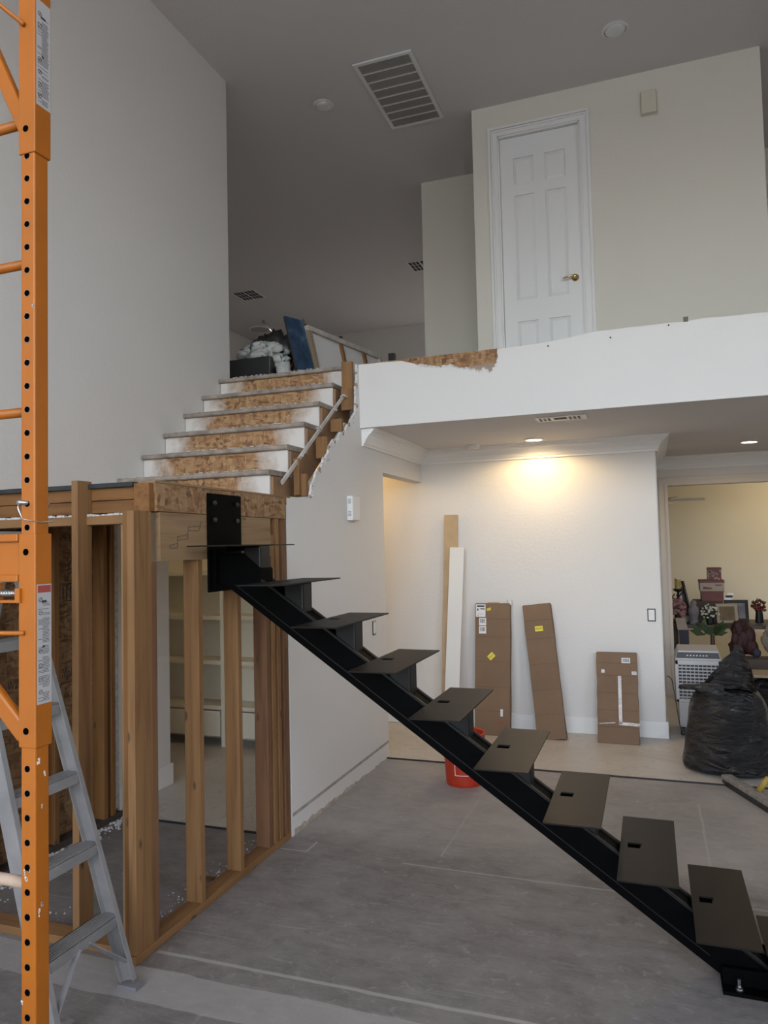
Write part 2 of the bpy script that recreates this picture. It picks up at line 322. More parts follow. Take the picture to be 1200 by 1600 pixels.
# left wall: tall white part above the landing, sheathing under it
wl = struct(MB().prism([(-3.4, 0), (2.6, 0), (2.6, 2.03), (4.06, 2.03), (4.06, 0), (4.63, 0), (4.63, 2.6), (5.52, 2.6), (5.52, ZC), (-3.4, ZC)], 0, XL-.14, XL).build('wall_left', 'wall'), 'tall white textured wall beside the old stairs', 'wall')
MB().box(XL, XL+.014, 4.06, 4.645, .012, .16).build('baseboard', 'trim', wl)
for a, b in ((2.6, 3.33), (3.332, 4.06)):
    MB().box(XL-.02, XL, a, b, 0, 2.0).build('sheathing_panel', 'osb_wall', wl)
text('lettering', 'Wall', .075, (XL+.001, 3.165, .965), (0, 1, 0), (0, 0, 1), 'ink', wl, .62)
text('lettering', 'iWall', .075, (XL+.001, 3.57, .965), (0, 1, 0), (0, 0, 1), 'ink', wl, .55)
text('lettering', 'M 2', .06, (XL+.001, 3.19, 1.43), (0, 1, 0), (0, 0, 1), 'ink', wl, .7)
m = MB()
for y in (3.575, 3.605, 3.635, 3.66, 3.69, 3.715): m.box(XL+.0005, XL+.0015, y, y+.008, 1.44, 1.52)
m.box(XL+.0005, XL+.0015, 3.56, 3.74, 1.425, 1.43); m.box(XL+.0005, XL+.0015, 3.56, 3.74, 1.53, 1.535); m.box(XL+.0005, XL+.0015, 3.56, 3.70, .93, .934); m.box(XL+.0005, XL+.0015, 3.56, 3.70, 1.05, 1.054); m.box(XL+.0005, XL+.0015, 3.70, 3.704, .93, 1.054)
m.build('printed_stamp', 'ink', wl)
struct(MB().box(XL-.14, 4.2, -3.4, -3.25, 0, 1.1).box(XL-.14, 4.2, -3.4, -3.25, 5.6, ZC).box(XL-.14, -2.9, -3.4, -3.25, 1.1, 5.6).box(-.4, -.1, -3.4, -3.25, 1.1, 5.6).box(2.4, 4.2, -3.4, -3.25, 1.1, 5.6).build('wall_rear', 'wall'), 'white wall with tall windows behind the viewer', 'wall')
for k, (x0, x1, z0, z1) in enumerate(WINS):
    m = MB()
    for x in (x0, x1-.05): m.box(x, x+.05, -3.36, -3.29, z0, z1)
    for z in (z0, z1-.05, (z0+z1)/2): m.box(x0, x1, -3.36, -3.29, z, z+.05)
    struct(m.build('window_%d' % (k+1), 'glass'), 'white window frame in rear wall, number %d' % (k+1), 'window')
m = MB().box(4.05, 4.2, -3.4, 13.4, 0, 1.6).box(4.05, 4.2, -3.4, 13.4, 4.8, ZC).box(4.05, 4.2, -3.4, -2.8, 1.6, 4.8).box(4.05, 4.2, -.3, 13.4, 1.6, 4.8)
struct(m.build('wall_right', 'wall'), 'white wall with tall windows on the right side', 'wall')
for k, (y0, y1, z0, z1) in enumerate(SIDE):
    m = MB()
    for y in (y0, y1-.05): m.box(4.1, 4.16, y, y+.05, z0, z1)
    for z in (z0, z1-.05, (z0+z1)/2): m.box(4.1, 4.16, y0, y1, z, z+.05)
    struct(m.build('window_%d' % (k+3), 'glass'), 'white window frame in right wall, number %d' % (k+1), 'window')
struct(MB().box(-40, 60, -60, -3.6, -.35, -.15).box(4.4, 60, -3.6, 50, -.35, -.15).build('ground_outside', 'outside'), 'ground outside the windows', 'ground')
struct(MB().box(-8.2, -3.7, 13.05, 13.2, 0, ZC).box(-2.4, 4.2, 13.05, 13.2, 0, ZC).box(-3.7, -2.4, 13.05, 13.2, 0, 3.9).box(-3.7, -2.4, 13.05, 13.2, 5.2, ZC).build('wall_far', 'wall'), 'far end wall of the upper loft', 'wall')
struct(MB().box(-7.5, -7.3, 4, 13.1, 0, ZC).build('wall_loft_left', 'wall'), 'left wall of the dim upper loft', 'wall')
struct(MB().box(-7.4, XL-.13, 5.41, 5.52, ZU, ZC).build('wall_loft_front', 'wall'), 'wall closing the loft behind the tall wall', 'wall')
struct(MB().box(-7.5, XL-.141, 3.88, 4.0, 0, ZC).build('wall_closet', 'wall'), 'wall closing the closet side', 'wall')
# stub wall beside the stairs with broken upper edge, header over the opening
rag = [(4.012, 2.033), (4.169, 2.038), (4.34, 2.05), (4.358, 2.10), (4.368, 2.133), (4.40, 2.16), (4.451, 2.22), (4.52, 2.25), (4.56, 2.31), (4.633, 2.351), (4.66, 2.42), (4.715, 2.459), (4.78, 2.47), (4.85, 2.53), (4.964, 2.575), (5.02, 2.61), (5.07, 2.67), (5.16, 2.735), (5.17, 2.82), (5.183, 2.911), (5.20, 3.0), (5.21, 3.12)]
ws = struct(MB().prism([(4.012, 0), (5.745, 0), (5.745, 2.33), (YN, 2.33), (YN, ZL), (YB+.02, ZL), (YB+.02, 3.12)]+rag[::-1], 0, XP-.013, XP).build('wall_stair', 'wall'), 'white drywall panel below the old stairs with a broken edge', 'wall')
MB().box(-2.19, XP-.013, 4.9, 5.745, 0, 2.25).box(-2.19, XP-.013, 5.745, YN, 2.33, ZL).build('core', 'wall', ws)
MB().prism([(4.02, .0), (4.89, .0), (4.89, 2.28), (4.42, 2.02), (4.02, 2.02)], 0, -2.19, -2.172).prism([(4.42, 2.0), (5.3, 2.0), (5.3, 2.68), (5.24, 2.68)], 0, -2.209, -2.19).build('inner_lining', 'gyp_light', ws)
# crumbled gypsum lip along the break
m = MB(); m2 = MB(); rnd = random.Random(3)
for (a, b), (c, d) in zip(rag[2:], rag[3:]):
    n = max(2, int(math.hypot(c-a, d-b)/.016))
    for k in range(n):
        t = k/n; sh_ = abs(rnd.gauss(0, .018)); y, z = a+(c-a)*t+sh_*.7, b+(d-b)*t-sh_*.7; q = rnd.uniform(.006, .024); kk = rnd.randint(4, 7); a0 = rnd.uniform(0, 6)
        (m2 if rnd.random() < .22 else m).prism([(y+q*rnd.uniform(.4, 1.2)*math.cos(a0+6.283*e/kk), z+q*rnd.uniform(.4, 1.3)*math.sin(a0+6.283*e/kk)) for e in range(kk)], 0, XP-.012, XP+rnd.uniform(.0005, .004))
m2.build('torn_paper', 'paper', ws)['kind'] = 'stuff'
m.build('broken_edge', 'gyp_light', ws)['kind'] = 'stuff'
# bare band where the baseboard was taken off
MB().box(XP, XP+.002, 4.02, 5.74, .115, .135).build('paint_line', simple('grey_line', (.36, .33, .30), .9, var=.2, scale=12), ws)
m = MB(); rnd = random.Random(9); pts = [(4.04, .0)]
for k in range(40):
    y = 4.04+k*.0425; pts.append((y, max(.004, .035*(1-k/40)+rnd.uniform(-.008, .012))))
pts.append((5.74, 0)); m.prism(pts, 0, XP, XP+.003); m.build('bare_band', simple('bare_drywall_paper', (.44, .38, .32), .9, var=.25, scale=14), ws)
# niche wall, passage beyond, room on the right
wn = struct(MB().box(-7.4, .075, YN, YN+.14, 0, ZL).box(-.065, .075, YN+.141, 8.75, 0, ZL).build('wall_niche', 'wall', bevel=.012), 'white textured wall behind the leaning boxes', 'wall')
m = MB().box(-2.6, .078, YN-.016, YN, .012, .155).box(.075, .091, YN-.016, 8.75, .012, .155)
struct(m.build('baseboard_niche', 'trim', bevel=.004), 'white baseboard along the niche wall', 'baseboard')
OX0, OX1, OZ = .205, 1.75, 2.315
wd = struct(MB().box(.075, OX0, 8.75, 8.88, 0, ZL).box(OX1, 4.1, 8.75, 8.88, 0, ZL).box(OX0, OX1, 8.75, 8.88, OZ, ZL).build('wall_doorway', 'wall'), 'wall with a wide cased opening to the storage room', 'wall')
m = MB()
for d0, d1, t in ((0, .095, .012), (.008, .030, .022), (.055, .088, .018)):
    m.box(OX0-d1-.004, OX0-d0-.004, 8.75-t, 8.75, .012, OZ+d0); m.box(OX1+d0, OX1+d1, 8.75-t, 8.75, .012, OZ+d0); m.box(OX0-d1-.004, OX1+d1, 8.75-t, 8.75, OZ+d0, OZ+d1)
m.box(OX0-.012, OX0, 8.745, 8.885, .012, OZ).box(OX1, OX1+.012, 8.745, 8.885, .012, OZ).box(OX0, OX1, 8.745, 8.885, OZ-.001, OZ+.012)
struct(m.build('trim_3', 'casing'), 'taupe casing around the opening to the storage room', 'trim')
struct(MB().box(-1.6, 4.1, 11.4, 11.5, 0, ZL).box(-1.7, -1.6, 8.8, 11.5, 0, ZL).build('wall_storage', 'cream'), 'cream wall of the storage room', 'wall')
# crown moulding swept round the ceiling edge
prof = [(.0, -.135), (.016, -.135), (.016, -.118), (.024, -.112), (.035, -.085), (.062, -.05), (.085, -.035), (.085, -.026), (.098, -.022), (.098, -.010), (.115, -.006), (.115, 0), (0, 0)]
path = [(XP, YB+.03), (XP, YN), (.075, YN), (.075, 8.75), (4.05, 8.75)]
m = MB(); rows = []
for i, p in enumerate(path):
    p = Vector(p); d0 = (p-Vector(path[i-1])).normalized() if i else None; d1 = (Vector(path[i+1])-p).normalized() if i < len(path)-1 else None
    nn = lambda d: Vector((d.y, -d.x))
    if d0 is None: off = nn(d1)
    elif d1 is None: off = nn(d0)
    else: off = (nn(d0)+nn(d1)); off = off/(off.length_squared/2)
    rows.append(len(m.v)); m.v += [(p.x+off.x*a, p.y+off.y*a, ZL+b) for a, b in prof]
for a, b in zip(rows, rows[1:]):
    for k in range(len(prof)): k2 = (k+1) % len(prof); m.f.append((a+k, a+k2, b+k2, b+k))
m.f.append(tuple(range(rows[0], rows[0]+len(prof)))); m.f.append(tuple(range(rows[-1], rows[-1]+len(prof)))[::-1])
struct(m.build('trim_4', 'trim'), 'white crown moulding under the low ceiling', 'trim')
# balcony front: drywall sheet with torn upper edge, OSB rim behind
top = [(-2.076, 3.124), (-1.861, 3.121), (-1.72, 3.116), (-1.62, 3.085), (-1.581, 3.062), (-1.52, 3.05), (-1.408, 3.030), (-1.34, 3.035), (-1.282, 3.012), (-1.24, 2.998), (-1.224, 3.01), (-1.19, 2.985), (-1.167, 2.995), (-1.13, 2.962), (-1.087, 2.99), (-1.05, 2.95), (-1.031, 2.967), (-1.002, 3.001), (-.990, 3.03), (-.986, 3.07), (-.992, 3.10), (-.989, 3.126), (-.79, 3.127), (-.624, 3.135), (-.456, 3.152), (-.304, 3.170), (-.20, 3.168), (-.093, 3.172), (.05, 3.169), (.152, 3.172), (.264, 3.166), (.389, 3.176), (.55, 3.168), (.768, 3.168), (1.4, 3.172), (4.1, 3.18)]
wb = struct(MB().prism([(-2.076, ZL), (4.1, ZL)]+top[::-1], 1, YB, YB+.013).build('wall_balcony', 'wall'), 'white balcony front with torn top edge', 'wall')
MB().box(-2.07, 4.1, YB+.016, YB+.04, ZL+.03, 3.132).build('rim_board', 'osb_xz', wb)
MB().prism([(-.62, ZL+.2), (4.1, ZL+.2), (4.1, 3.165), (-.3, 3.16), (-.62, 3.133)], 1, YB+.0135, YB+.04).build('backing', 'wall', wb)
tear = [t for t in top[4:20]]
m = MB(); rnd = random.Random(5)
for (a, b), (c, d) in zip(tear, tear[1:]):
    n = max(1, int(math.hypot(c-a, d-b)/.012))
    for k in range(n):
        t = k/n; x, z = a+(c-a)*t, b+(d-b)*t+.004; q = rnd.uniform(.004, .010); m.box(x-q, x+q, YB-.002, YB+.015, z-q*.6, z+q*rnd.uniform(.5, 1.6))
m.build('torn_edge', 'gyp_light', wb)['kind'] = 'stuff'
MB().prism([(-1.45, 3.04), (-1.30, 3.022), (-1.22, 3.02), (-1.03, 3.028), (-.995, 3.01), (-1.03, 2.96), (-1.05, 2.945), (-1.09, 2.985), (-1.13, 2.955), (-1.24, 2.99), (-1.34, 3.0)], 1, YB+.009, YB+.0145).build('torn_paper', 'paper', wb)
m = MB()
for x, z in ((-.627, 3.105), (-.205, 3.115), (.17, 3.155)): m.lathe([(.006, 0), (.006, -.004)], (x, YB, z), 8, 'y')
m.build('screw_hole', 'ink', wb)
MB().box(.262, .292, YB-.012, YB+.006, 3.166, 3.196).build('metal_clip', simple('rusty_clip', (.15, .12, .10), .7), wb)
# loft walls with the door
DX0, DX1, DZ = -1.212, -.468, 5.535
wu = struct(MB().prism([(-1.452, ZU), (DX0, ZU), (DX0, DZ), (DX1, DZ), (DX1, ZU), (1.02, ZU), (1.02, ZC), (-1.452, ZC)], 1, YD, YD+.12).box(-1.452, -1.33, YD+.121, 7.94, ZU, ZC).build('wall_loft', 'cream'), 'cream loft wall holding the white door', 'wall')
wu.data.materials.clear(); wu.data.materials.append(wall_paint('loft_wall_paint', (.71, .68, .60)))
struct(MB().box(-2.31, -1.40, 7.93, 8.05, ZU, ZC).box(-2.31, -2.19, 8.0, 13.1, ZU, ZC).build('wall_loft_recess', wu.data.materials[0]), 'cream recessed loft wall left of the door', 'wall')
struct(MB().box(1.0, 4.1, 8.6, 8.75, ZU, ZC).box(.9, 1.02, 6.8, 8.7, ZU, ZC).build('wall_hallway', wu.data.materials[0]), 'dim hallway wall past the loft corner', 'wall')
m = MB()
for d0, d1, t in ((0, .092, .012), (.001, .014, .020), (.045, .060, .021), (.066, .088, .026)):
    m.box(DX0-d1, DX0-d0, YD-t, YD, ZU, DZ+d0).box(DX1+d0, DX1+d1, YD-t, YD, ZU, DZ+d0).box(DX0-d1, DX1+d1, YD-t, YD, DZ+d0, DZ+d1)
m.box(DX0-.001, DX0+.012, YD-.005, YD+.12, ZU, DZ).box(DX1-.012, DX1+.001, YD-.005, YD+.12, ZU, DZ).box(DX0, DX1, YD-.005, YD+.12, DZ-.012, DZ+.001)
struct(m.build('trim_5', 'trim'), 'white fluted casing around the loft door', 'trim')
# six panel door
a, b, z0, z1, yf = DX0+.014, DX1-.014, ZU+.01, DZ-.016, YD+.028
dr = struct(MB().box(a, b, yf+.014, yf+.04, z0, z1).build('door_1', 'door'), 'white six-panel loft door with brass lever', 'door')
H_ = z1-z0; W_ = b-a; st = .17*W_; mid = .14*W_; pw = (W_-2*st-mid)/2
rows_ = [(.115, .262), (.345, .765), (.808, .915)]           # fractions of the height, bottom, middle, top panels
m = MB(); m.box(a, a+st, yf, yf+.0145, z0, z1).box(b-st, b, yf, yf+.0145, z0, z1).box(a+st+pw, b-st-pw, yf, yf+.0145, z0, z1)
zs = [0]+[v for r_ in rows_ for v in r_]+[1]
for k in range(0, len(zs), 2):
    for px in (a+st, b-st-pw): m.box(px, px+pw, yf, yf+.0145, z0+zs[k]*H_, z0+zs[k+1]*H_)
m.build('door_frame_rails', 'door', dr)
for f0, f1 in rows_:
    for px in (a+st, b-st-pw):
        q0, q1 = z0+f0*H_, z0+f1*H_; i = .028
        m = MB(); o_ = [(px+.004, q0+.004), (px+pw-.004, q0+.004), (px+pw-.004, q1-.004), (px+.004, q1-.004)]; n_ = [(px+i, q0+i), (px+pw-i, q0+i), (px+pw-i, q1-i), (px+i, q1-i)]
        for k in range(4):
            k2 = (k+1) % 4; m.quad((o_[k][0], yf+.0135, o_[k][1]), (o_[k2][0], yf+.0135, o_[k2][1]), (n_[k2][0], yf+.003, n_[k2][1]), (n_[k][0], yf+.003, n_[k][1]))
        m.quad(*[(p[0], yf+.003, p[1]) for p in n_]); m.build('panel', 'door', dr)
kb = MB().lathe([(.033, 0), (.033, -.006), (.026, -.012), (.012, -.016), (.012, -.045), (.016, -.05), (.016, -.062), (.010, -.066)], (-.548, yf, 4.107), 20, 'y').build('door_handle', 'brass', dr, smooth=True)
MB().tube([(-.548, yf-.055, 4.107), (-.59, yf-.058, 4.112), (-.63, yf-.055, 4.104), (-.655, yf-.05, 4.098)], [.010, .009, .008, .006], 8).build('lever', 'brass', kb, smooth=True)
# built-in shelf wall in the lit room beyond the studs
sh = thing('built_in_bookcase', 'cream built-in bookcase seen between the landing studs', 'bookcase', (-3.6, 5.62, .012))
MB().box(-4.6, -2.75, 5.86, 5.88, .012, 2.5).build('back_panel', 'cream', sh)
for x in (-4.6, -3.56, -2.78): MB().box(x, x+.035, 5.60, 5.86, .012, 2.5).build('upright', 'cream', sh)
for z in (.36, .75, 1.14, 1.53, 1.92): 
    for xa, xb in ((-4.565, -3.56), (-3.525, -2.78)): MB().box(xa, xb, 5.61, 5.86, z-.035, z).build('shelf', 'cream', sh)
for xa, xb in ((-4.56, -3.57), (-3.52, -2.79)):
    MB().box(xa, xb, 5.595, 5.615, .10, .315).build('cabinet_door', 'cream', sh, bevel=.004)
MB().box(-3.25, -3.0, 5.585, 5.595, .13, .285).build('door_panel', 'cream', sh)

# ------------------------------------------------------------------ landing framing
ld = thing('stair_landing', 'timber framed stair landing with open studs and OSB rim', 'landing', (-2.7, 3.3, 0))
MB().box(XL+.002, XP-.002, 2.74, 4.06, 1.985, 2.025).build('deck', 'osb_xz', ld)
MB().box(XL+.002, -2.16, 2.70, 2.74, 2.012, 2.032).build('membrane', 'membrane', ld)
MB().box(XP-.10, XP+.003, 2.74, 4.05, 2.026, 2.036).build('deck_edge', 'ply', ld)
for z0, z1 in ((1.898, 1.953), (1.956, 2.012)): MB().box(XL+.002, -2.157, 2.725, 2.762, z0, z1).build('rim_joist', 'old_x', ld, bevel=.002)
MB().box(-2.156, -2.075, 2.705, 4.0, 1.898, 2.024).build('rim_joist', 'old_y', ld, bevel=.002)
for ya, yb in ((2.745, 3.14), (3.455, 3.975)): MB().box(-2.075, XP+.006, ya, yb, 1.898, 2.024).build('rim_panel', 'osb_yz', ld)
MB().box(-2.075, XP+.005, 3.141, 3.454, 1.898, 1.99).build('rim_panel', 'osb_yz', ld)
for ya, yb in ((2.768, 3.79),): hd = MB().box(XP-.02, XP+.006, ya, yb, 1.675, 1.895).build('header_board', 'ply', ld)
sk = [[(2.837, 1.745), (2.896, 1.754), (2.895, 1.732), (2.837, 1.732), (2.837, 1.745)], [(2.896, 1.754), (2.896, 1.784), (2.978, 1.795), (2.977, 1.774), (2.896, 1.768)], [(2.979, 1.795), (2.981, 1.831), (3.079, 1.836), (3.075, 1.82), (3.067, 1.814), (2.981, 1.813)], [(3.079, 1.836), (3.09, 1.861)]]
m = MB()
for l in sk:
    for p, q in zip(l, l[1:]): m.bar((XP+.0066, *p), (XP+.0066, *q), .0022, .0008, (1, 0, 0))
m.build('pen_sketch', 'ink', hd)
MB().box(XL+.09, -2.165, 2.69, 2.775, 1.845, 1.885).build('top_plate', 'wood_x', ld, bevel=.002)
m = MB(); rnd = random.Random(2)
for k in range(130):
    x = rnd.uniform(-3.1, -2.19); q = rnd.uniform(.004, .010); y = rnd.uniform(2.69, 2.72); m.box(x-q*1.5, x+q*1.5, y-q, y+q, 1.884, 1.885+q)
m.build('plaster_crumbs', 'gyp', ld)['kind'] = 'stuff'
Z0 = .038
# corner post group
MB().box(-2.224, -2.186, 2.70, 2.79, Z0, 1.844).build('stud', 'pale_z', ld, bevel=.002)
MB().box(-2.108, XP, 2.595, 2.680, Z0, 1.897).build('stud', 'wood_z', ld, bevel=.002)
MB().box(-2.159, XP-.004, 2.681, 2.718, Z0, 1.897).build('stud', 'wood_z', ld, bevel=.002)
MB().box(-2.165, XP-.006, 2.719, 2.757, Z0, 1.672).build('stud', 'red_z', ld, bevel=.002)
MB().box(-2.149, -2.11, 2.62, 2.68, Z0, 1.897).build('stud', 'old_z', ld, bevel=.002)
# studs of the right face
for y, mt, top_ in ((3.072, 'wood_z', 1.673), (3.432, 'wood_z', 1.673), (3.742, 'red_z', 1.673)):
    MB().box(XP-.089, XP-.003, y, y+.036, Z0, top_).build('stud', mt, ld, bevel=.002)
MB().box(XP-.089, XP, 3.80, 3.84, Z0, 1.80).build('stud', 'wood_z', ld, bevel=.002)
MB().box(XP-.089, XP, 3.865, 3.903, Z0, 2.02).build('stud', 'wood_z', ld, bevel=.002)
MB().box(XP-.089, XP-.001, 3.94, 4.0, Z0, 2.02).build('stud', 'red_z', ld, bevel=.002)
MB().box(XP-.089, XP, 2.59, 4.0, .001, Z0).build('bottom_plate', 'wood_y', ld, bevel=.002)
# front studs
MB().box(-2.44, -2.404, 2.635, 2.724, .04, 2.045).build('stud', 'wood_z', ld, bevel=.002)
MB().box(-3.1, -2.165, 2.63, 2.72, .001, Z0).build('bottom_plate', 'wood_x', ld, bevel=.002)
# studs standing against the sheathing
for y, mt in ((3.00, 'old_z'), (3.27, 'old_z'), (3.42, 'old_z'), (3.83, 'old_z'), (3.90, 'old_z')):
    MB().box(XL+.002, XL+.088, y, y+.036, Z0, 1.985).build('stud', mt, ld, bevel=.002)
MB().box(XL+.002, XL+.088, 2.80, 4.0, .001, Z0).build('bottom_plate', simple('dark_plate', (.06, .045, .035), .8), ld)
MB().box(XL+.002, XL+.02, 3.94, 4.05, 0.04, 1.97).build('drywall_strip', 'gyp', ld)
# plaster rubble on the closet floor
m = MB(); rnd = random.Random(11)
for k in range(700):
    if k % 9 == 8: continue
    if k < 420: x, y = XL+.10+abs(rnd.gauss(0, .06)), rnd.uniform(2.8, 4.0)
    elif k < 650: y = rnd.uniform(2.8, 3.9); x = XP-.10-abs(rnd.gauss(0, .07))
    else: x, y = rnd.uniform(-3.2, -2.2), rnd.uniform(2.75, 2.95) if rnd.random() < .5 else rnd.uniform(3.0, 3.95)
    q = rnd.uniform(.002, .010)*(1.0 if k < 420 else .5); h = q*rnd.uniform(.6, 1.6)
    m.hexa([(x-q, y-q, .0), (x+q*.9, y-q*1.1, .0), (x+q, y+q*.8, .0), (x-q*.7, y+q, .0), (x-q*.5, y-q*.4, h), (x+q*.5, y-q*.5, h*.8), (x+q*.4, y+q*.5, h), (x-q*.4, y+q*.4, h*.9)])
rb = m.build('plaster_rubble', 'gyp'); rb['kind'] = 'stuff'; tag(rb, 'white plaster crumbs scattered on the floor inside the framing', 'rubble')
tag(MB().hexa([(-2.33, 3.30, .001), (-2.20, 3.36, .001), (-2.21, 3.40, .001), (-2.34, 3.35, .001), (-2.33, 3.30, .014), (-2.20, 3.36, .012), (-2.21, 3.40, .012), (-2.34, 3.35, .014)]).build('wood_offcut', 'red_z'), 'reddish wood offcut lying on the floor behind the studs', 'offcut')

# ------------------------------------------------------------------ old wooden stairs
os_ = thing('old_staircase', 'stripped OSB staircase with paint-splashed risers above the landing', 'staircase', (-2.8, 4.06, 2.03))
RUN, RISE, X0, X1 = .2535, .188, XL+.004, -2.23
ny = lambda k: 5.33-RUN*(k-1)
nz = lambda k: 3.155-RISE*(k-1)
for k in range(1, 7):
    y, z = ny(k), nz(k); m = MB()
    prof_ = [(y+.012, z-.034), (y+.003, z-.028), (y, z-.017), (y+.003, z-.006), (y+.012, z)]
    yb_ = y+RUN+.045 if k > 1 else y+.10
    m.prism(prof_+[(yb_, z), (yb_, z-.034)], 0, X0, X1+.012); m.build('tread', 'tread', os_)
    MB().box(X0+.004, X1, y+.030, y+.046, nz(k+1)+.001, z-.034).build('riser', 'osb_riser', os_)
    m = MB(); rnd = random.Random(40+k)
    for q_ in range(70):
        x = rnd.uniform(X0, X1); q = rnd.uniform(.002, .007); yy = y+rnd.uniform(.0, .03); m.box(x-q*1.4, x+q*1.4, yy-q*.5, yy+q*.5, z-.001, z+q*.8)
    m.build('crumbs', 'gyp', os_)['kind'] = 'stuff'
pts = [(ny(6)+.05, 2.035)]
for k in range(6, 0, -1): pts += [(ny(k)+.05, nz(k)-.04), (ny(k)+.05+RUN, nz(k)-.04)] if k > 1 else [(ny(1)+.05, nz(1)-.04)]
pts += [(5.40, nz(1)-.04), (5.40, 2.75), (4.42, 2.035)]
MB().prism(pts, 0, X1-.02, X1+.016).build('stringer', 'skirt', os_)
for y, z0, z1 in ((5.143, 2.92, 3.13), (5.123, 2.755, 2.917), (4.918, 2.56, 2.655), (4.656, 2.34, 2.49), (4.314, 2.056, 2.20)):
    MB().box(XP-.100, XP-.014, y, y+.036, z0, z1).build('stud_stub', 'wood_z', os_, bevel=.002)
MB().box(XP-.089, XP-.05, 4.285, 4.312, 2.06, 2.30).build('stud_stub', 'wood_z', os_, bevel=.002)
MB().bar((-2.135, 4.075, 2.125), (-2.135, 5.10, 2.862), .012, .024, (0, -.6, .8)).build('edge_strip', 'strip', os_)
rnd = random.Random(8)
for yy, zz in ((4.33, 2.315), (4.65, 2.545), (4.89, 2.715), (5.08, 2.85)):
    m = MB()
    for q_ in range(5): m.blob((-2.13+rnd.uniform(-.02, .02), yy+rnd.uniform(-.02, .02), zz+rnd.uniform(-.006, .006)), (.012, .012, .006), 4, 6, .3, q_)
    m.build('plaster_dab', 'gyp', os_)

# ------------------------------------------------------------------ black steel mono-stringer stairs
ss = thing('steel_staircase', 'black steel mono-stringer staircase with plate treads', 'staircase', (0.4, 3.26, 0))
tx = lambda k: .1028-(9-k)*.2657
tz = lambda k: .2815+(9-k)*.1825
SL = .1825/.2657; y0s, y1s = 3.205, 3.325; c0 = .157; hb = .165
zlow = lambda x: -SL*x*1.004+c0
xa, xb = -2.045, .235
# stringer: box tube with level head and foot
pts = [(xa, 1.545), (-2.0, zlow(-2.0)), (xb, max(.012, zlow(xb))), (.46, .012), (.46, zlow(.46)+hb+.0), (-1.79, zlow(-1.79)+hb), (-1.79, 1.73), (xa, 1.73)]
pts = [(xa, 1.545), (-2.0, 1.54), (.21, .014), (.50, .014), (.50, .02), (.43, zlow(.43)+hb), (-1.80, zlow(-1.80)+hb), (-1.80, 1.62), (-1.90, 1.70), (xa, 1.70)]
MB().prism(pts, 1, y0s, y1s).build('stringer', 'steel', ss, bevel=.006)
# top cap rails of the stringer between pedestals
for yy in (y0s-.004, y1s-.012):
    MB().bar((-1.80, yy+.008, zlow(-1.80)+hb+.003), (.40, yy+.008, zlow(.40)+hb+.003), .014, .010, (0, 0, 1)).build('weld_bead', 'post', ss)
MB().bar((-1.95, y0s-.001, zlow(-1.95)+.045), (.16, y0s-.001, zlow(.16)+.045), .003, .004, (0, 0, 1)).build('seam', 'post', ss)
mp_ = MB().box(XP+.0065, XP+.0185, 3.135, 3.448, 1.51, 2.003).build('mounting_plate', 'steel', ss, bevel=.004)
for yy in (3.185, 3.40):
    for zz in (1.955, 1.87): MB().lathe([(.013, 0), (.013, .009), (.009, .013)], (XP+.018, yy, zz), 6, 'x').build('bolt', 'black', mp_)
MB().box(XP+.0185, xa+.01, 3.17, 3.36, 1.525, 1.72).build('head_gusset', 'steel', ss)
for k in range(1, 11):
    xk, zk = tx(k), tz(k); ya_, yb_ = 2.909, 3.582; hx, hy, hh = xk+.056, 3.255, .027
    m = MB(); t = .006
    m.box(xk, hx-hh, ya_, yb_, zk-t, zk).box(hx+hh, xk+.2161, ya_, yb_, zk-t, zk).box(hx-hh, hx+hh, ya_, hy-hh, zk-t, zk).box(hx-hh, hx+hh, hy+hh, yb_, zk-t, zk)
    m.build('tread', 'plate', ss)
    if k < 10:
        pa, pb = xk+.075, xk+.178; zb = lambda x: zlow(x)+hb-.02
        if k == 1: pa, pb = xk+.12, xk+.215
        ps = MB().hexa([(pa, y0s+.008, zb(pa)), (pb, y0s+.008, zb(pb)), (pb, y1s-.008, zb(pb)), (pa, y1s-.008, zb(pa)), (pa, y0s+.008, zk-t), (pb, y0s+.008, zk-t), (pb, y1s-.008, zk-t), (pa, y1s-.008, zk-t)]).build('pedestal', 'post', ss, bevel=.008)
        MB().box(hx-hh-.004, pa+.001, y0s+.01, y1s-.01, zk-.03, zk-t-.001).build('hole_box', 'dark', ss)
    else:
        MB().box(xk+.03, xk+.15, y0s+.01, y1s-.01, .014, zk-t).build('pedestal', 'post', ss, bevel=.006)
bp = MB().box(.196, .64, 3.11, 3.43, .0005, .014).build('base_plate', 'steel', ss, bevel=.002)
MB().box(.20, .60, 3.165, 3.18, .014, .075).box(.20, .60, 3.37, 3.385, .014, .075).build('foot_angle', 'steel', ss)
for x in (.255, .52):
    MB().lathe([(.016, 0), (.016, .004), (.012, .004), (.012, .014), (.007, .014), (.007, .04)], (x, 3.138, .014), 8).build('anchor_bolt', 'zinc', bp)

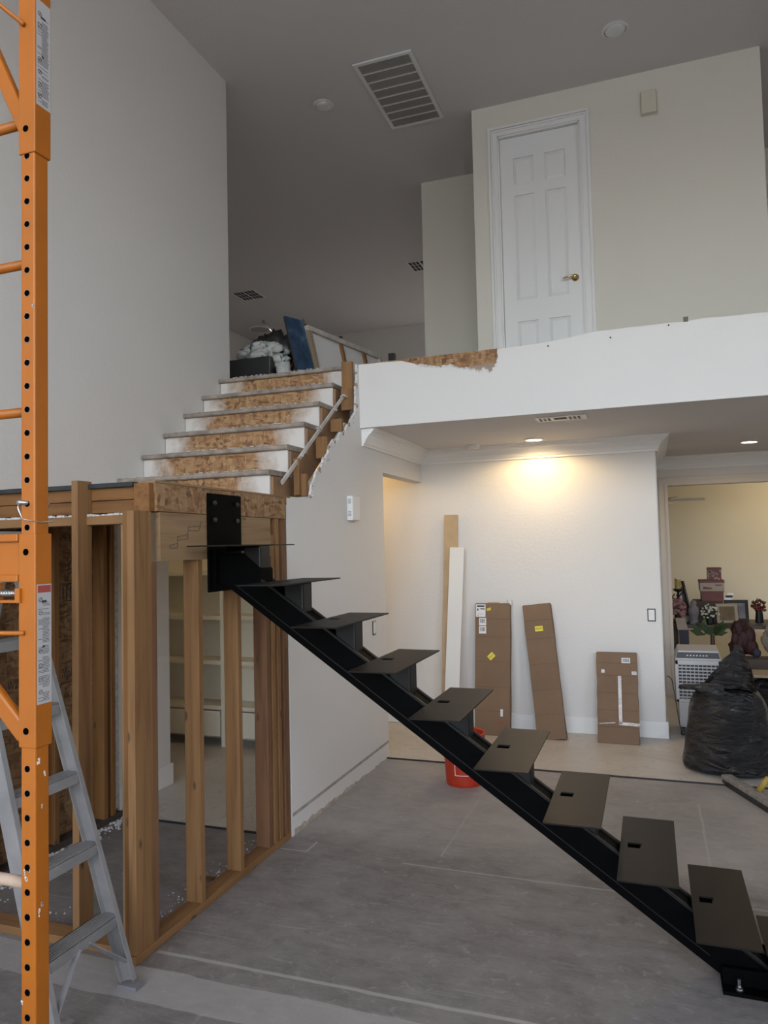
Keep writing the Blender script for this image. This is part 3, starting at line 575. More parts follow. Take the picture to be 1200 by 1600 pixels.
# ------------------------------------------------------------------ orange scaffold
sc = thing('scaffold_frame', 'orange steel scaffold frame with punched post and warning labels', 'scaffold', (-1.48, 1.473, 0))
ax, bx_, ay, by = -1.504, -1.458, 1.450, 1.496; sp_ = .0603
po = MB().box(ax, bx_, ay, by, .001, 3.6).build('post', 'orange', sc, bevel=.004)
z = 2.752
for k in range(-3, 46):
    zz = z-k*sp_
    if 2.765 < zz < 2.83 or 1.25 < zz < 1.66 or 1.69 < zz < 1.76 or zz < .05 or 2.85 < zz: continue
    xh = (ax+bx_)/2-.002
    MB().lathe([(.0091, -.0006), (.0091, .0002)], (xh, ay, zz), 14, 'y').build('hole_rim', 'zinc', po)
    MB().lathe([(.0082, -.0012), (.0082, .0002)], (xh, ay, zz), 14, 'y').build('hole', 'dark', po)
for zz in (2.822, 1.725, 1.278):
    MB().lathe([(.0085, -.0056), (.0085, .0)], ((ax+bx_)/2-.002, ay, zz), 14, 'y').build('hole', 'dark', po)
s1 = MB().box(ax-.004, bx_+.005, ay-.004, by+.005, 2.757, 3.6).build('sleeve', 'orange', sc, bevel=.003)
s2 = MB().box(ax-.004, bx_+.005, ay-.004, by+.005, 1.236, 1.772).build('sleeve', 'orange', sc, bevel=.003)
def sticker(parent, z0, z1, seed):
    x = bx_+.0056; lb = MB().box(bx_+.005, x, ay+.001, by+.002, z0, z1).build('warning_label', 'dusty_label', parent)
    rnd = random.Random(seed); m = MB(); zz = z1-.045; h = .0022
    while zz > z0+.006:
        if rnd.random() < .10: zz -= .006; continue
        a0 = ay+.005 if rnd.random() < .45 else ay+.019
        m.box(x, x+.0003, a0, by-.003-rnd.uniform(0, .006), zz-h*.55, zz); zz -= h*1.7
    m.build('fine_print', 'ink', lb)
    for t in (.13, .24, .56, .68, .80, .90):
        m = MB(); cz = z1-(z1-z0)*t; ring = [(x+.0004, ay+.012+.0055*math.cos(q*math.pi/8), cz+.0055*math.sin(q*math.pi/8)) for q in range(17)]
        m.tube(ring, .0006, 5); m.bar((x+.0004, ay+.009, cz-.003), (x+.0004, ay+.015, cz+.003), .0012, .0004, (1, 0, 0))
        m.build('pictogram', 'ink', lb)
    m = MB().box(x, x+.0004, ay+.016, by-.014, z1-.047, z1-.041).box(x, x+.0004, ay+.018, by-.02, z0+(z1-z0)*.47, z0+(z1-z0)*.485); m.build('printed_bar', 'ink', lb)
    return lb
l1 = sticker(s2, 1.343, 1.643, 1)
MB().box(bx_+.0056, bx_+.006, ay+.003, by, 1.622, 1.640).build('red_heading', 'redink', l1)
sticker(s1, 2.885, 3.17, 2)
# rungs and braces run to the left
for zz, r in ((2.857, .0125), (2.478, .0125), (2.088, .0125), (.893, .0145)):
    MB().tube([(-2.9, ay+.023, zz), (ax+.002, ay+.023, zz)], r, 14).build('rung', 'orange' if zz > 1 else 'orange_worn', sc, smooth=True)
MB().box(-2.946, -2.90, ay, by, .001, 3.6).build('post', 'orange', sc, bevel=.004)
MB().tube([(-2.9, ay-.008, 1.50), (ax+.018, ay-.008, 1.522)], .006, 10).build('guard_rod', 'orange', sc, smooth=True)
MB().tube([(-2.3, ay-.01, 3.85), (ax+.02, ay-.01, 3.098)], .006, 10).build('guard_rod', 'orange', sc, smooth=True)
MB().bar((-1.72, ay+.012, 3.29), (ax+.012, ay+.012, 2.822), .024, .040, (1, 0, .5)).build('brace', 'orange', sc, bevel=.006)
MB().bar((-1.85, ay+.010, 1.60), (ax+.010, ay+.010, 1.262), .024, .050, (1, 0, .7)).build('brace', 'orange', sc, bevel=.008)
MB().box(-2.9, ax-.004, ay+.004, ay+.04, 1.655, 1.772).box(-2.9, ax-.004, ay-.008, ay+.04, 1.752, 1.772).box(-2.9, ax-.004, ay-.008, ay+.04, 1.650, 1.668).build('platform_rail', 'orange', sc, bevel=.003)
MB().box(-1.62, ax+.008, ay-.012, ay+.012, 1.598, 1.604).box(ax-.008, ax+.008, ay-.012, ay+.012, 1.604, 1.634).box(-1.60, -1.575, ay-.012, ay+.012, 1.604, 1.646).build('latch_bracket', 'orange', sc)
m = MB(); m.tube([(-1.578+.066*t/96, ay+.009*math.cos(t*math.pi/4), 1.622+.009*math.sin(t*math.pi/4)) for t in range(97)], .0013, 5); m.build('spring', 'zinc', sc, smooth=True)
pin = MB().tube([(ax+.02, ay-.028, 1.85), (ax+.02, ay+.07, 1.85)], .006, 10).build('lock_pin', 'zinc', sc, smooth=True)
MB().tube([(ax+.02, ay-.026, 1.853), (ax+.022, ay-.03, 1.835), (ax+.030, ay-.025, 1.808), (ax+.048, ay+.01, 1.800), (bx_+.010, by, 1.802), (bx_+.012, by+.003, 1.812)], .0018, 6).build('pin_wire', 'zinc', pin, smooth=True)
m = MB(); rnd = random.Random(6)
for x, y, zz in [(ax+.006, None, 2.93), (ax+.01, None, .93), (ax+.026, None, .94), (ax+.004, None, .61), (bx_-.004, None, 2.36), (ax+.018, None, .92), (None, ay+.01, 1.2), (None, ay+.02, 1.09), (None, ay+.022, .85), (None, ay+.012, .83), (None, ay+.03, 1.17), (None, ay+.018, 1.72)]:
    for q_ in range(4):
        dx, dz = rnd.uniform(-.003, .003), rnd.uniform(-.008, .008); q = rnd.uniform(.0008, .0022)
        if y is None: m.box(x+dx-q, x+dx+q, ay-.0008, ay, zz+dz-q*1.6, zz+dz+q*1.6)
        else: m.box(bx_, bx_+.0008, y+dx-q, y+dx+q, zz+dz-q*2, zz+dz+q*2)
m.build('paint_splash', 'label', sc)

# ------------------------------------------------------------------ aluminium stepladder
la = thing('stepladder', 'dusty aluminium stepladder standing in front of the timber landing', 'ladder', (-2.2, 2.26, 0))
AX, AZ = -2.535, 1.78
def fx(z): return -1.985-.3105*z
def fy(side, z): return 2.465-.055*z/1.78 if side else 2.06+.055*z/1.78
for side in (0, 1):
    a0, b0 = Vector((fx(.03)-.005, fy(side, 0), .03)), Vector((fx(AZ), fy(side, AZ), AZ)); sg = 1 if side else -1
    d = (b0-a0).normalized(); nr = Vector((0, sg, 0))
    m = MB().bar(a0, b0, .004, .066, d.cross(nr)); off_ = d.cross(nr).normalized()*.032
    for s_ in (-1, 1): m.bar(a0+off_*s_-nr*.010, b0+off_*s_-nr*.010, .022, .004, d.cross(nr))
    rl = m.build('side_rail', 'alu', la)
    MB().box(a0.x-.045, a0.x+.045, a0.y-.022, a0.y+.022, .001, .016).build('rubber_foot', 'grey', rl)
    # rear rail
    r0_, r1_ = Vector((-2.98, fy(side, 0)-.02*sg, .012)), Vector((-2.56, fy(side, AZ)-.02*sg, AZ-.03))
    MB().bar(r0_, r1_, .022, .040, (1, 0, .3)).build('rear_rail', 'alu', la, bevel=.003)
for k in range(1, 6):
    z = .275*k+.005; x = fx(z); y0_, y1_ = fy(0, z)+.004, fy(1, z)-.004
    st_ = MB().box(x-.055, x+.030, y0_, y1_, z-.004, z).box(x+.027, x+.031, y0_, y1_, z-.040, z).box(x-.055, x-.051, y0_, y1_, z-.03, z).build('step', 'alu', la)
    m = MB()
    for j in range(6): m.box(x-.048+j*.013, x-.043+j*.013, y0_, y1_, z, z+.002)
    m.build('grip_rib', 'alu', st_)
z = .28; x = fx(z)
for side in (0, 1):
    sg = -1 if side else 1
    MB().bar((fx(.09)+.012, fy(side, .09)+.006*sg, .10), (x+.026, fy(side, z)+.17*sg, z-.028), .004, .028, (1, 0, .3)).build('corner_brace', 'alu', la)
MB().bar((-2.75, fy(0, .9), .92), (-2.75, fy(1, .9), .92), .012, .022).build('rear_brace', 'alu', la)
MB().bar((-2.65, fy(0, 1.35), 1.36), (-2.65, fy(1, 1.35), 1.36), .012, .035).build('rear_brace', 'alu', la)
MB().bar((-2.86, fy(0, .45), .45), (-2.86, fy(1, .45), .45), .012, .022).build('rear_brace', 'alu', la)
MB().box(AX-.10, AX+.05, 2.10, 2.42, AZ-.02, AZ+.035).build('top_cap', 'alu', la, bevel=.006)

# ------------------------------------------------------------------ cartons, boards and bucket
def leaner(name, label, cat, x0, x1, y, zt, lean, th, mat, side=0.0, group=None):
    L = math.hypot(zt-.012, lean); o = thing(name, label, cat, ((x0+x1)/2, y, .013), group, (-math.atan2(lean, zt), side, 0))
    wd_ = x1-x0; return o, wd_, L
def carton(label, x0, x1, y, zt, lean, th, side=0.0):
    o, W, L = leaner('carton', label, 'box', x0, x1, y, zt, lean, th, 'card', side, 'flat cartons against the niche wall')
    m = MB(); rnd = random.Random(int(L*1000)); n = 9
    for k in range(n):     # slightly dented body
        a_, b_ = L*k/n, L*(k+1)/n
    cols = []
    for k in range(n+1):
        j = .003; q = [(-W/2+rnd.uniform(-j, j), rnd.uniform(-j, j)), (W/2+rnd.uniform(-j, j), rnd.uniform(-j, j)), (W/2+rnd.uniform(-j, j), th), (-W/2+rnd.uniform(-j, j), th)]
        cols.append(len(m.v)); m.v += [(p[0], p[1], L*k/n) for p in q]
    for a_, b_ in zip(cols, cols[1:]):
        for k in range(4): m.f.append((a_+k, a_+(k+1) % 4, b_+(k+1) % 4, b_+k))
    m.f.append(tuple(range(cols[0], cols[0]+4))); m.f.append(tuple(range(cols[-1], cols[-1]+4)))
    b_ = m.build('body', 'card', o, bevel=.004, local=True)
    MB().box(-W/2+.004, W/2-.004, .004, th-.004, L, L+.004).build('top_flap', 'card_edge', o, local=True)
    for t in (.18, .36, .55, .74, .88): MB().box(-W/2+.006, W/2-.006, -.0042, -.003, L*t, L*t+.002).build('crease', 'card_edge', b_, local=True)
    return o, W, L, b_
def ltext(body, size, o, x, z, ang, mat, par, y=-.0062):
    cu = bpy.data.curves.new('lettering', 'FONT'); cu.body = body; cu.size = size; cu.extrude = .0003; cu.align_x = 'CENTER'; cu.align_y = 'CENTER'
    t = bpy.data.objects.new('lettering', cu); COL.objects.link(t); dg = bpy.context.evaluated_depsgraph_get(); me = bpy.data.meshes.new_from_object(t.evaluated_get(dg))
    bpy.data.objects.remove(t, do_unlink=True); bpy.data.curves.remove(cu); me.name = 'lettering'
    ca, sa = math.cos(ang), math.sin(ang)
    for v in me.vertices: a_, b_ = v.co.x, v.co.y; v.co = (x+a_*ca-b_*sa, y-v.co.z, z+a_*sa+b_*ca)
    me.materials.clear(); me.materials.append(MAT[mat]); ob = bpy.data.objects.new('lettering', me); COL.objects.link(ob); ob.parent = par
def patch(o, x, z, w_, h_, ang, mat, name, par=None):
    ca, sa = math.cos(ang), math.sin(ang); P = [(x+a_*ca-b_*sa, z+a_*sa+b_*ca) for a_, b_ in ((-w_/2, -h_/2), (w_/2, -h_/2), (w_/2, h_/2), (-w_/2, h_/2))]
    return MB().prism(P, 1, -.0058, -.0030).build(name, mat, par or o, local=True)
def barcode(o, x, z, w_, h_, par, seed=1, ang=0):
    rnd = random.Random(seed); m = MB(); a_ = x-w_/2
    while a_ < x+w_/2: q = rnd.uniform(.001, .003); m.box(a_, a_+q, -.0064, -.0058, z-h_/2, z+h_/2); a_ += q+rnd.uniform(.001, .003)
    m.build('barcode', 'ink', par, local=True)
c1, W, L, _ = carton('tall carton with white shipping labels and a tilted yellow sticker', -1.545, -1.225, 6.56, 1.165, .19, .07)
p = patch(c1, -W/2+.05, L-.065, .088, .115, 0, 'label', 'shipping_label')
m = MB()
for zz, x0_, x1_, h_ in ((L-.024, -.035, .035, .014), (L-.045, -.01, .038, .004), (L-.052, .0, .035, .006), (L-.055, -.034, -.02, .018), (L-.095, -.03, .03, .002), (L-.112, -.032, -.02, .005)): m.box(-W/2+.05+x0_, -W/2+.05+x1_, -.0064, -.0058, zz-h_/2, zz+h_/2)
m.build('print', 'ink', p, local=True)
for dz in (.165, .24):
    p = patch(c1, -W/2+.068, L-dz, .066, .068, 0, 'label', 'shipping_label'); barcode(c1, -W/2+.068, L-dz+.006, .046, .036, p, int(dz*100))
p = patch(c1, -W/2+.125, L-.052, .038, .022, .3, 'yellow', 'yellow_sticker'); ltext('HEAVY', .011, c1, -W/2+.125, L-.052, .3, 'ink', p)
p = patch(c1, -.01, L-.475, .062, .048, .75, 'yellow', 'yellow_sticker'); ltext('HEAVY', .017, c1, -.01, L-.475, .75, 'ink', p)
patch(c1, .085, .20, .022, .062, 0, 'label', 'small_label')
patch(c1, .08, .115, .05, .012, 0, 'redink', 'red_print')
c2, W, L, _ = carton('narrow sideways-tilted carton with one yellow sticker', -.985, -.735, 6.55, 1.165, .20, .07, -.112)
p = patch(c2, .0, L-.215, .070, .046, 0, 'yellow', 'yellow_sticker'); ltext('HEAVY', .020, c2, 0, L-.215, 0, 'ink', p)
c3, W, L, _ = carton('short wide carton with crossed clear tape', -.478, -.142, 6.555, .75, .17, .07)
p = patch(c3, .075, L-.065, .070, .044, 0, 'label', 'shipping_label'); barcode(c3, .075, L-.065, .05, .03, p, 5)
patch(c3, .02, .36, .028, .40, 0, 'tape', 'tape'); patch(c3, .09, .165, .17, .025, -.03, 'tape', 'tape'); patch(c3, -.09, .165, .13, .008, .1, 'tape', 'tape'); patch(c3, -.115, L-.16, .028, .03, 0, 'tape', 'tape'); patch(c3, .14, L-.17, .04, .03, 0, 'tape', 'tape')
MB().box(-.10, .005, .02, .05, 0, .018).build('packing_corner', 'mdf', None)
pc = bpy.data.objects['packing_corner']; pc.location = (-1.335, 6.735, 1.158); tag(pc, 'tan packing corner lying on top of the tall labelled carton', 'packing')
tr = MB().lathe([(.022, 0), (.022, .045), (.014, .045), (.014, 0)], (-1.235, 6.785, 1.155), 16).build('tape_roll', 'label'); tag(tr, 'small white roll standing on top of the tall labelled carton', 'tape roll')
def board(label, x0, x1, zt, y, lean, mat, side):
    o, W, L = leaner('board', label, 'board', x0, x1, y, zt, lean, .018, mat, side)
    MB().box(-W/2, W/2, 0, .018, 0, L).build('plank', mat, o, bevel=.002, local=True)
board('long tan fibreboard plank leaning on the niche wall', -1.875, -1.745, 2.0, 6.62, .19, 'mdf', .018)
board('white primed plank leaning beside the tan plank', -1.835, -1.70, 1.69, 6.56, .19, 'white_board', .035)
bk = thing('bucket', 'orange-red plastic bucket standing behind the steel stairs', 'bucket', (-1.325, 5.27, 0))
MB().lathe([(.128, .001), (.132, .02), (.150, .35), (.158, .35), (.160, .362), (.150, .366), (.143, .36), (.122, .02)], (-1.325, 5.27, 0), 36).build('pail', 'bucket', bk, smooth=False)
for zz in (.30, .325): MB().lathe([(.147, zz), (.156, zz), (.156, zz+.006), (.147, zz+.006)], (-1.325, 5.27, 0), 36).build('rim_rib', 'bucket', bk)
def bpt(a_, zz, r_=.0): rad = .1325+.018*zz/.35+r_; return (-1.325+rad*math.sin(a_), 5.27-rad*math.cos(a_), zz)
def bquad(m, a0, a1, z0_, z1_):
    n_ = 6
    for k in range(n_): q0, q1 = a0+(a1-a0)*k/n_, a0+(a1-a0)*(k+1)/n_; m.quad(bpt(q0, z0_, .002), bpt(q1, z0_, .002), bpt(q1, z1_, .002), bpt(q0, z1_, .002))
m = MB(); A0, A1, B0, B1 = -.25, .75, .085, .225
bquad(m, A0, A1, B0, B0+.005); bquad(m, A0, A1, B1-.005, B1); bquad(m, A0, A0+.035, B0, B1); bquad(m, A1-.035, A1, B0, B1)
for t0 in (.30, .62):
    a_, z_ = A0+.06+t0*.35, B1-.015-t0*.03
    for k in range(8):
        f0, f1 = k/8, (k+1)/8; P = lambda f, s_: bpt(A0+.08+f*.62+(s_*.085), B1-.02-f*.095+s_*.012-(t0-.3)*.05+.02, .002)
        m.quad(P(f0, -1), P(f1, -1), P(f1, 0), P(f0, 0))
m.build('square_logo', 'logo', bk)

# ------------------------------------------------------------------ rubbish bag, air cooler, broom
def bag():
    o = thing('rubbish_bag', 'full black plastic rubbish bag with open flared top', 'bag', (.50, 6.06, .012))
    rnd = random.Random(4); n, cx, cy = 56, .50, 6.06; rings = []
    lev = [(0, .27, .20), (.015, .34, .27), (.06, .345, .28), (.13, .315, .26), (.22, .30, .25), (.31, .285, .24), (.40, .275, .23), (.48, .262, .215), (.54, .235, .185), (.575, .20, .15)]
    fold = [rnd.uniform(0, 6.28) for _ in range(6)]
    m = MB()
    for i, (z_, rx, ry) in enumerate(lev):
        rings.append(len(m.v))
        for j in range(n):
            th = 2*math.pi*j/n; q = 1+.025*math.sin(5*th+fold[0]+z_*9)+.018*math.sin(11*th+fold[1]-z_*14)+.012*math.sin(19*th+fold[2]+z_*31)+rnd.uniform(-.010, .010)
            zz = z_+(.012*math.sin(7*th+z_*20) if 1 < i else 0)
            m.v.append((cx+rx*q*math.cos(th)-.06*max(0, z_-.2)*0, cy+ry*q*math.sin(th), .013+max(0, zz)))
    for a_, b_ in zip(rings, rings[1:]):
        for j in range(n): m.f.append((a_+j, a_+(j+1) % n, b_+(j+1) % n, b_+j))
    m.f.append(tuple(rings[0]+j for j in range(n))[::-1])
    m.build('body', 'bag', o, smooth=True, sub=1)
    # thin open collar: low folded lip in front, tall peak behind, a spout hanging out to the left
    m = MB(); rings = []
    for i in range(6):
        t = i/5; rings.append(len(m.v))
        for j in range(n):
            th = 2*math.pi*j/n; back = max(0, math.sin(th+.35))**3; left = max(0, -math.cos(th+.12))**10; rt = max(0, math.cos(th))**2
            rx, ry = .20-.01*t, .15+.01*t
            x = cx+rx*math.cos(th)*(1+.05*math.sin(9*th+t*3))-left*.16*t+back*.03*t; y = cy+ry*math.sin(th)*(1+.04*math.sin(7*th))-.015*t
            zz = .565+t*(.28*back+.035+.012*math.sin(6*th+1)+.010*math.sin(13*th+t*4)-.05*rt*(1-back)-.02*left)
            m.v.append((x+rnd.uniform(-.006, .006), y+rnd.uniform(-.006, .006), .013+zz+rnd.uniform(-.005, .005)))
    for a_, b_ in zip(rings, rings[1:]):
        for j in range(n): m.f.append((a_+j, a_+(j+1) % n, b_+(j+1) % n, b_+j))
    m.build('collar', 'bag_thin', o, smooth=True, sub=1)
    m = MB(); rings = []; nn_ = 14
    for i in range(9):
        t = i/8; rings.append(len(m.v)); xx = .46-.275*t; hh = .075*(1-.75*t)+.012*math.sin(5*t+1); zz = .575+.055*math.sin(t*1.6)-.01*t; yy = 5.93+.03*t
        for j in range(nn_): th = 2*math.pi*j/nn_; m.v.append((xx+.008*math.sin(3*th), yy+.030*(1-.6*t)*math.cos(th), .013+zz+hh*.75*math.sin(th)*(1+.18*math.sin(4*th+i))))
    for a_, b_ in zip(rings, rings[1:]):
        for j in range(nn_): m.f.append((a_+j, a_+(j+1) % nn_, b_+(j+1) % nn_, b_+j))
    m.build('loose_flap', 'bag_thin', o, smooth=True, sub=1)
bag()
ac = thing('air_cooler', 'white portable air cooler with slatted grille in the opening', 'air cooler', (.36, 7.2, .012))
cx0, cx1, cy0, cy1 = .165, .545, 7.05, 7.36
MB().box(cx0+.02, cx1-.02, cy0+.01, cy1, .065, .285).build('water_tank', 'cooler', ac, bevel=.01)
MB().box(cx0, cx1, cy0+.03, cy1, .285, .655).build('body', 'cooler', ac, bevel=.012)
fr = MB().box(cx0, cx0+.03, cy0, cy0+.04, .285, .655).box(cx1-.03, cx1, cy0, cy0+.04, .285, .655).box(cx0, cx1, cy0, cy0+.04, .612, .655).box(cx0, cx1, cy0, cy0+.04, .285, .315).build('front_frame', 'cooler', ac, bevel=.006)
MB().box(cx0+.03, cx1-.03, cy0+.024, cy0+.031, .315, .612).build('grille_back', 'cooler_dark', ac)
for k in range(10): MB().box(cx0+.025, cx1-.025, cy0+.006, cy0+.022, .325+k*.029, .335+k*.029).build('slat', 'cooler', ac)
for k in range(9): MB().box(cx0+.055+k*.034, cx0+.061+k*.034, cy0+.018, cy0+.026, .316, .611).build('vertical_vane', 'cooler', ac)
MB().hexa([(cx0, cy0, .655), (cx1, cy0, .655), (cx1, cy1, .655), (cx0, cy1, .655), (cx0+.03, cy0+.02, .735), (cx1-.02, cy0+.02, .735), (cx1-.02, cy1-.01, .755), (cx0+.03, cy1-.01, .755)]).build('top_housing', 'cooler', ac, bevel=.008)
cp = MB().hexa([(cx0+.012, cy0-.002, .672), (cx1-.012, cy0-.002, .672), (cx1-.012, cy0+.01, .672), (cx0+.012, cy0+.01, .672), (cx0+.028, cy0+.012, .722), (cx1-.022, cy0+.012, .722), (cx1-.022, cy0+.022, .722), (cx0+.028, cy0+.022, .722)]).build('control_panel', 'cooler_dark', ac)
for k in range(7): MB().box(cx0+.10+k*.026, cx0+.112+k*.026, cy0-.002, cy0+.006, .692, .70).build('button', 'fixture', cp)
for x in (cx0+.05, cx1-.05):
    for y in (cy0+.04, cy1-.05): MB().lathe([(.026, -.012), (.026, .012)], (x, y, .038), 14, 'x').build('caster', 'black', ac)
MB().tube([(.094, 7.0, .515), (.11, 6.99, .52), (.135, 6.985, .49), (.148, 6.99, .40), (.165, 6.985, .25), (.185, 6.98, .10), (.205, 7.0, .02)], .004, 6).build('power_cord', 'black', ac, smooth=True)
MB().box(.19, .235, 6.98, 7.03, .013, .05).build('plug', 'black', ac, bevel=.01)
br = thing('push_broom', 'dusty push broom head with yellow ferrule beside the rubbish bag', 'broom', (.60, 5.45, 0))
hA, hB = Vector((.44, 5.73, .055)), Vector((.80, 4.86, .055))
MB().bar(hA, hB, .075, .030).build('head_block', simple('dusty_grey', (.24, .22, .20), .9, var=.3, scale=20), br, bevel=.006)
MB().bar(hA-Vector((0, 0, .034)), hB-Vector((0, 0, .034)), .060, .040).build('bristles', 'black', br)
dd = Vector((.42, .04, .62)).normalized(); q0 = Vector((.605, 5.40, .072))
MB().tube([q0, q0+dd*.11], [.020, .017], 12).build('ferrule', simple('dull_yellow', (.36, .25, .04), .6), br, smooth=True)
MB().tube([q0+dd*.09, q0+dd*1.35], .0125, 12).build('handle', 'black', br, smooth=True)

# ------------------------------------------------------------------ storage room clutter
MAT['dkwood'] = simple('dark_table', (.05, .03, .02), .5); MAT['xred'] = simple('gift_red', (.105, .012, .011), .55, var=.25, scale=20); MAT['xcream'] = simple('gift_cream', (.30, .235, .18), .6, var=.1)
MAT['brownbox'] = simple('brown_box', (.055, .036, .026), .8); MAT['wax'] = simple('candle_gold', (.36, .27, .08), .5, var=.3, scale=30); MAT['wax2'] = simple('candle_top', (.75, .70, .58), .5)
MAT['iron'] = simple('black_iron', (.012, .012, .012), .5, .5); MAT['pink'] = simple('pink_petals', (.30, .155, .15), .7, var=.35, scale=40); MAT['leaf'] = simple('leaf_green', (.032, .055, .018), .5, var=.4, scale=15); MAT['white_fl'] = simple('white_petals', (.55, .56, .48), .6, var=.2, scale=30)
MAT['greyst'] = simple('grey_stone', (.15, .14, .15), .7, var=.3, scale=12); MAT['beige'] = simple('beige_cloth', (.20, .165, .135), .9, var=.15, scale=6, bmp=.3, bscale=12); MAT['navy'] = simple('navy', (.03, .028, .05), .7); MAT['rdark'] = simple('dark_red_bag', (.032, .005, .006), .7, var=.4, scale=8)
MAT['gold'] = simple('pale_frame', (.30, .235, .16), .5); MAT['pic'] = simple('brown_print', (.12, .075, .03), .6, var=.3, scale=9)
tb = thing('storage_table', 'dark wooden table carrying the stacked gift boxes', 'table', (.75, 9.6, .012))
MB().box(.18, 1.55, 9.25, 9.95, .69, .73).build('table_top', 'dkwood', tb)
for x in (.22, 1.46):
    for y in (9.29, 9.86): MB().box(x, x+.05, y, y+.05, .012, .69).build('leg', 'dkwood', tb)
tag(MB().box(.46, .78, 9.5, 9.8, .731, .985).build('brown_box', 'brownbox', bevel=.004), 'plain dark brown box at the bottom of the gift box stack', 'box')
def gift(name, label, x0, x1, y0, y1, z0, z1, body, lid, lh):
    o = thing(name, label, 'gift box', ((x0+x1)/2, (y0+y1)/2, z0)); MB().box(x0+.004, x1-.004, y0+.004, y1-.004, z0, z1-lh).build('box_body', body, o)
    MB().box(x0, x1, y0, y1, z1-lh, z1).build('lid', lid, o); return o
gift('gift_box', 'plain red gift box under the cream one', .545, .79, 9.5, 9.75, .986, 1.10, 'xred', 'xred', .02)
g = gift('gift_box', 'cream gift box with red lid and a red shoe print', .53, .80, 9.48, 9.76, 1.101, 1.228, 'xcream', 'xred', .03)
MB().prism([(.56, 1.175), (.585, 1.150), (.66, 1.142), (.665, 1.125), (.56, 1.125), (.575, 1.15)], 1, 9.481, 9.485).build('shoe_print', 'xred', g)
MB().box(.70, .77, 9.482, 9.485, 1.165, 1.178).build('red_print', 'xred', g)
g = gift('gift_box', 'small dark red gift box with white flower print on top', .625, .775, 9.5, 9.65, 1.229, 1.375, 'xred', 'xred', .025)
m = MB(); rnd = random.Random(12)
for k in range(16):
    x, z = rnd.uniform(.637, .763), rnd.uniform(1.24, 1.34)
    for q in range(5): a_ = q*1.2566; m.lathe([(.006, 0), (.006, -.001)], (x+.008*math.cos(a_), 9.5035, z+.008*math.sin(a_)), 6, 'y')
m.build('flower_print', 'xcream', g)
MB().box(.624, .6285, 9.503, 9.647, 1.23, 1.35).build('pale_side', 'xcream', g)
st_ = thing('candle_stand', 'black wrought iron candle stand on the storage table', 'candle stand', (.29, 9.45, .731))
MB().lathe([(.07, 0), (.07, .012), (.012, .02), (.012, .36), (.05, .38), (.055, .40)], (.29, 9.45, .731), 16).build('stem', 'iron', st_)
m = MB()
for k in range(7):
    a_ = k*.9; m.tube([(.29, 9.45, .85+.03*k), (.29+.06*math.cos(a_), 9.45+.04*math.sin(a_), .90+.03*k), (.29+.09*math.cos(a_), 9.45+.05*math.sin(a_), .88+.035*k), (.29+.06*math.cos(a_+.4), 9.45, .95+.03*k)], .007, 6)
m.build('scroll_work', 'iron', st_)
cd = thing('candle', 'thick gold pillar candle standing on the iron stand', 'candle', (.29, 9.45, 1.132))
MB().lathe([(.034, 0), (.034, .11), (.030, .115)], (.29, 9.45, 1.132), 18).build('wax', 'wax', cd); MB().lathe([(.033, 0), (.033, .012)], (.29, 9.45, 1.247), 18).build('wax_rim', 'wax2', cd)
def slab(name, label, cat, a_, b_, z0, z1, th, mat, face=None, lean=.06):
    a_, b_ = Vector((*a_, z0)), Vector((*b_, z0)); nr = (b_-a_).cross(Vector((0, 0, 1))).normalized(); up = Vector((0, 0, z1-z0))-nr*lean
    o = thing(name, label, cat, a_); MB().hexa([a_, b_, b_-nr*th, a_-nr*th, a_+up, b_+up, b_+up-nr*th, a_+up-nr*th]).build('frame', mat, o)
    if face:
        i = .14; p = lambda s_, t_: a_+(b_-a_)*s_+up*t_+nr*.002
        MB().hexa([p(i, i)-nr*.002, p(1-i, i)-nr*.002, p(1-i, i), p(i, i), p(i, 1-i)-nr*.002, p(1-i, 1-i)-nr*.002, p(1-i, 1-i), p(i, 1-i)]).build('picture', face, o)
    return o
slab('picture_frame', 'white edged picture frame propped behind the candle', 'picture frame', (.36, 9.50), (.42, 9.62), .735, 1.215, .02, 'label', 'greyst')
slab('picture_frame', 'dark picture frame tilted against the brown box', 'picture frame', (.435, 9.44), (.455, 9.49), .735, 1.22, .018, 'iron', 'greyst', .10)
def flowers(name, label, c, r, nb, mats, stem=.0, seed=1, br_=.025):
    o = thing(name, label, 'flowers', (c[0], c[1], c[2]-r[2]-stem)); rnd = random.Random(seed); m = MB(); l = MB()
    for k in range(nb):
        th, ph = rnd.uniform(0, 6.28), math.acos(rnd.uniform(-.6, 1)); q = rnd.uniform(.7, 1)
        p = (c[0]+r[0]*q*math.sin(ph)*math.cos(th), c[1]+r[1]*q*math.sin(ph)*math.sin(th), c[2]+r[2]*q*math.cos(ph))
        if k % 3 < 2: m.blob(p, (br_, br_, br_*.8), 4, 7, .35, k)
        d = Vector((rnd.uniform(-1, 1), rnd.uniform(-1, 1), rnd.uniform(-.3, 1))).normalized()*br_*2; s_ = d.cross(Vector((0, 0, 1))).normalized()*br_*.6; p = Vector(p)
        l.quad(p, p+d*.5+s_, p+d, p+d*.5-s_)
    m.build('blossoms', mats[0], o); l.build('leaves', mats[1], o)
    MB().lathe([(.03, 0), (.045, .01), (.035, max(.03, stem+r[2]*.6)), (.03, max(.04, stem+r[2]*.7))], (c[0], c[1], c[2]-r[2]-stem), 12).build('pot', mats[2], o)
    return o
flowers('pink_flowers', 'bunch of dusty pink artificial flowers below the iron stand', (.275, 9.33, .90), (.085, .06, .12), 60, ('pink', 'pink', 'iron'), .05, 1, .026)
flowers('white_flowers', 'white and green artificial flower arrangement on the table', (.62, 9.34, .86), (.10, .06, .10), 60, ('white_fl', 'leaf', 'iron'), .03, 2, .014)
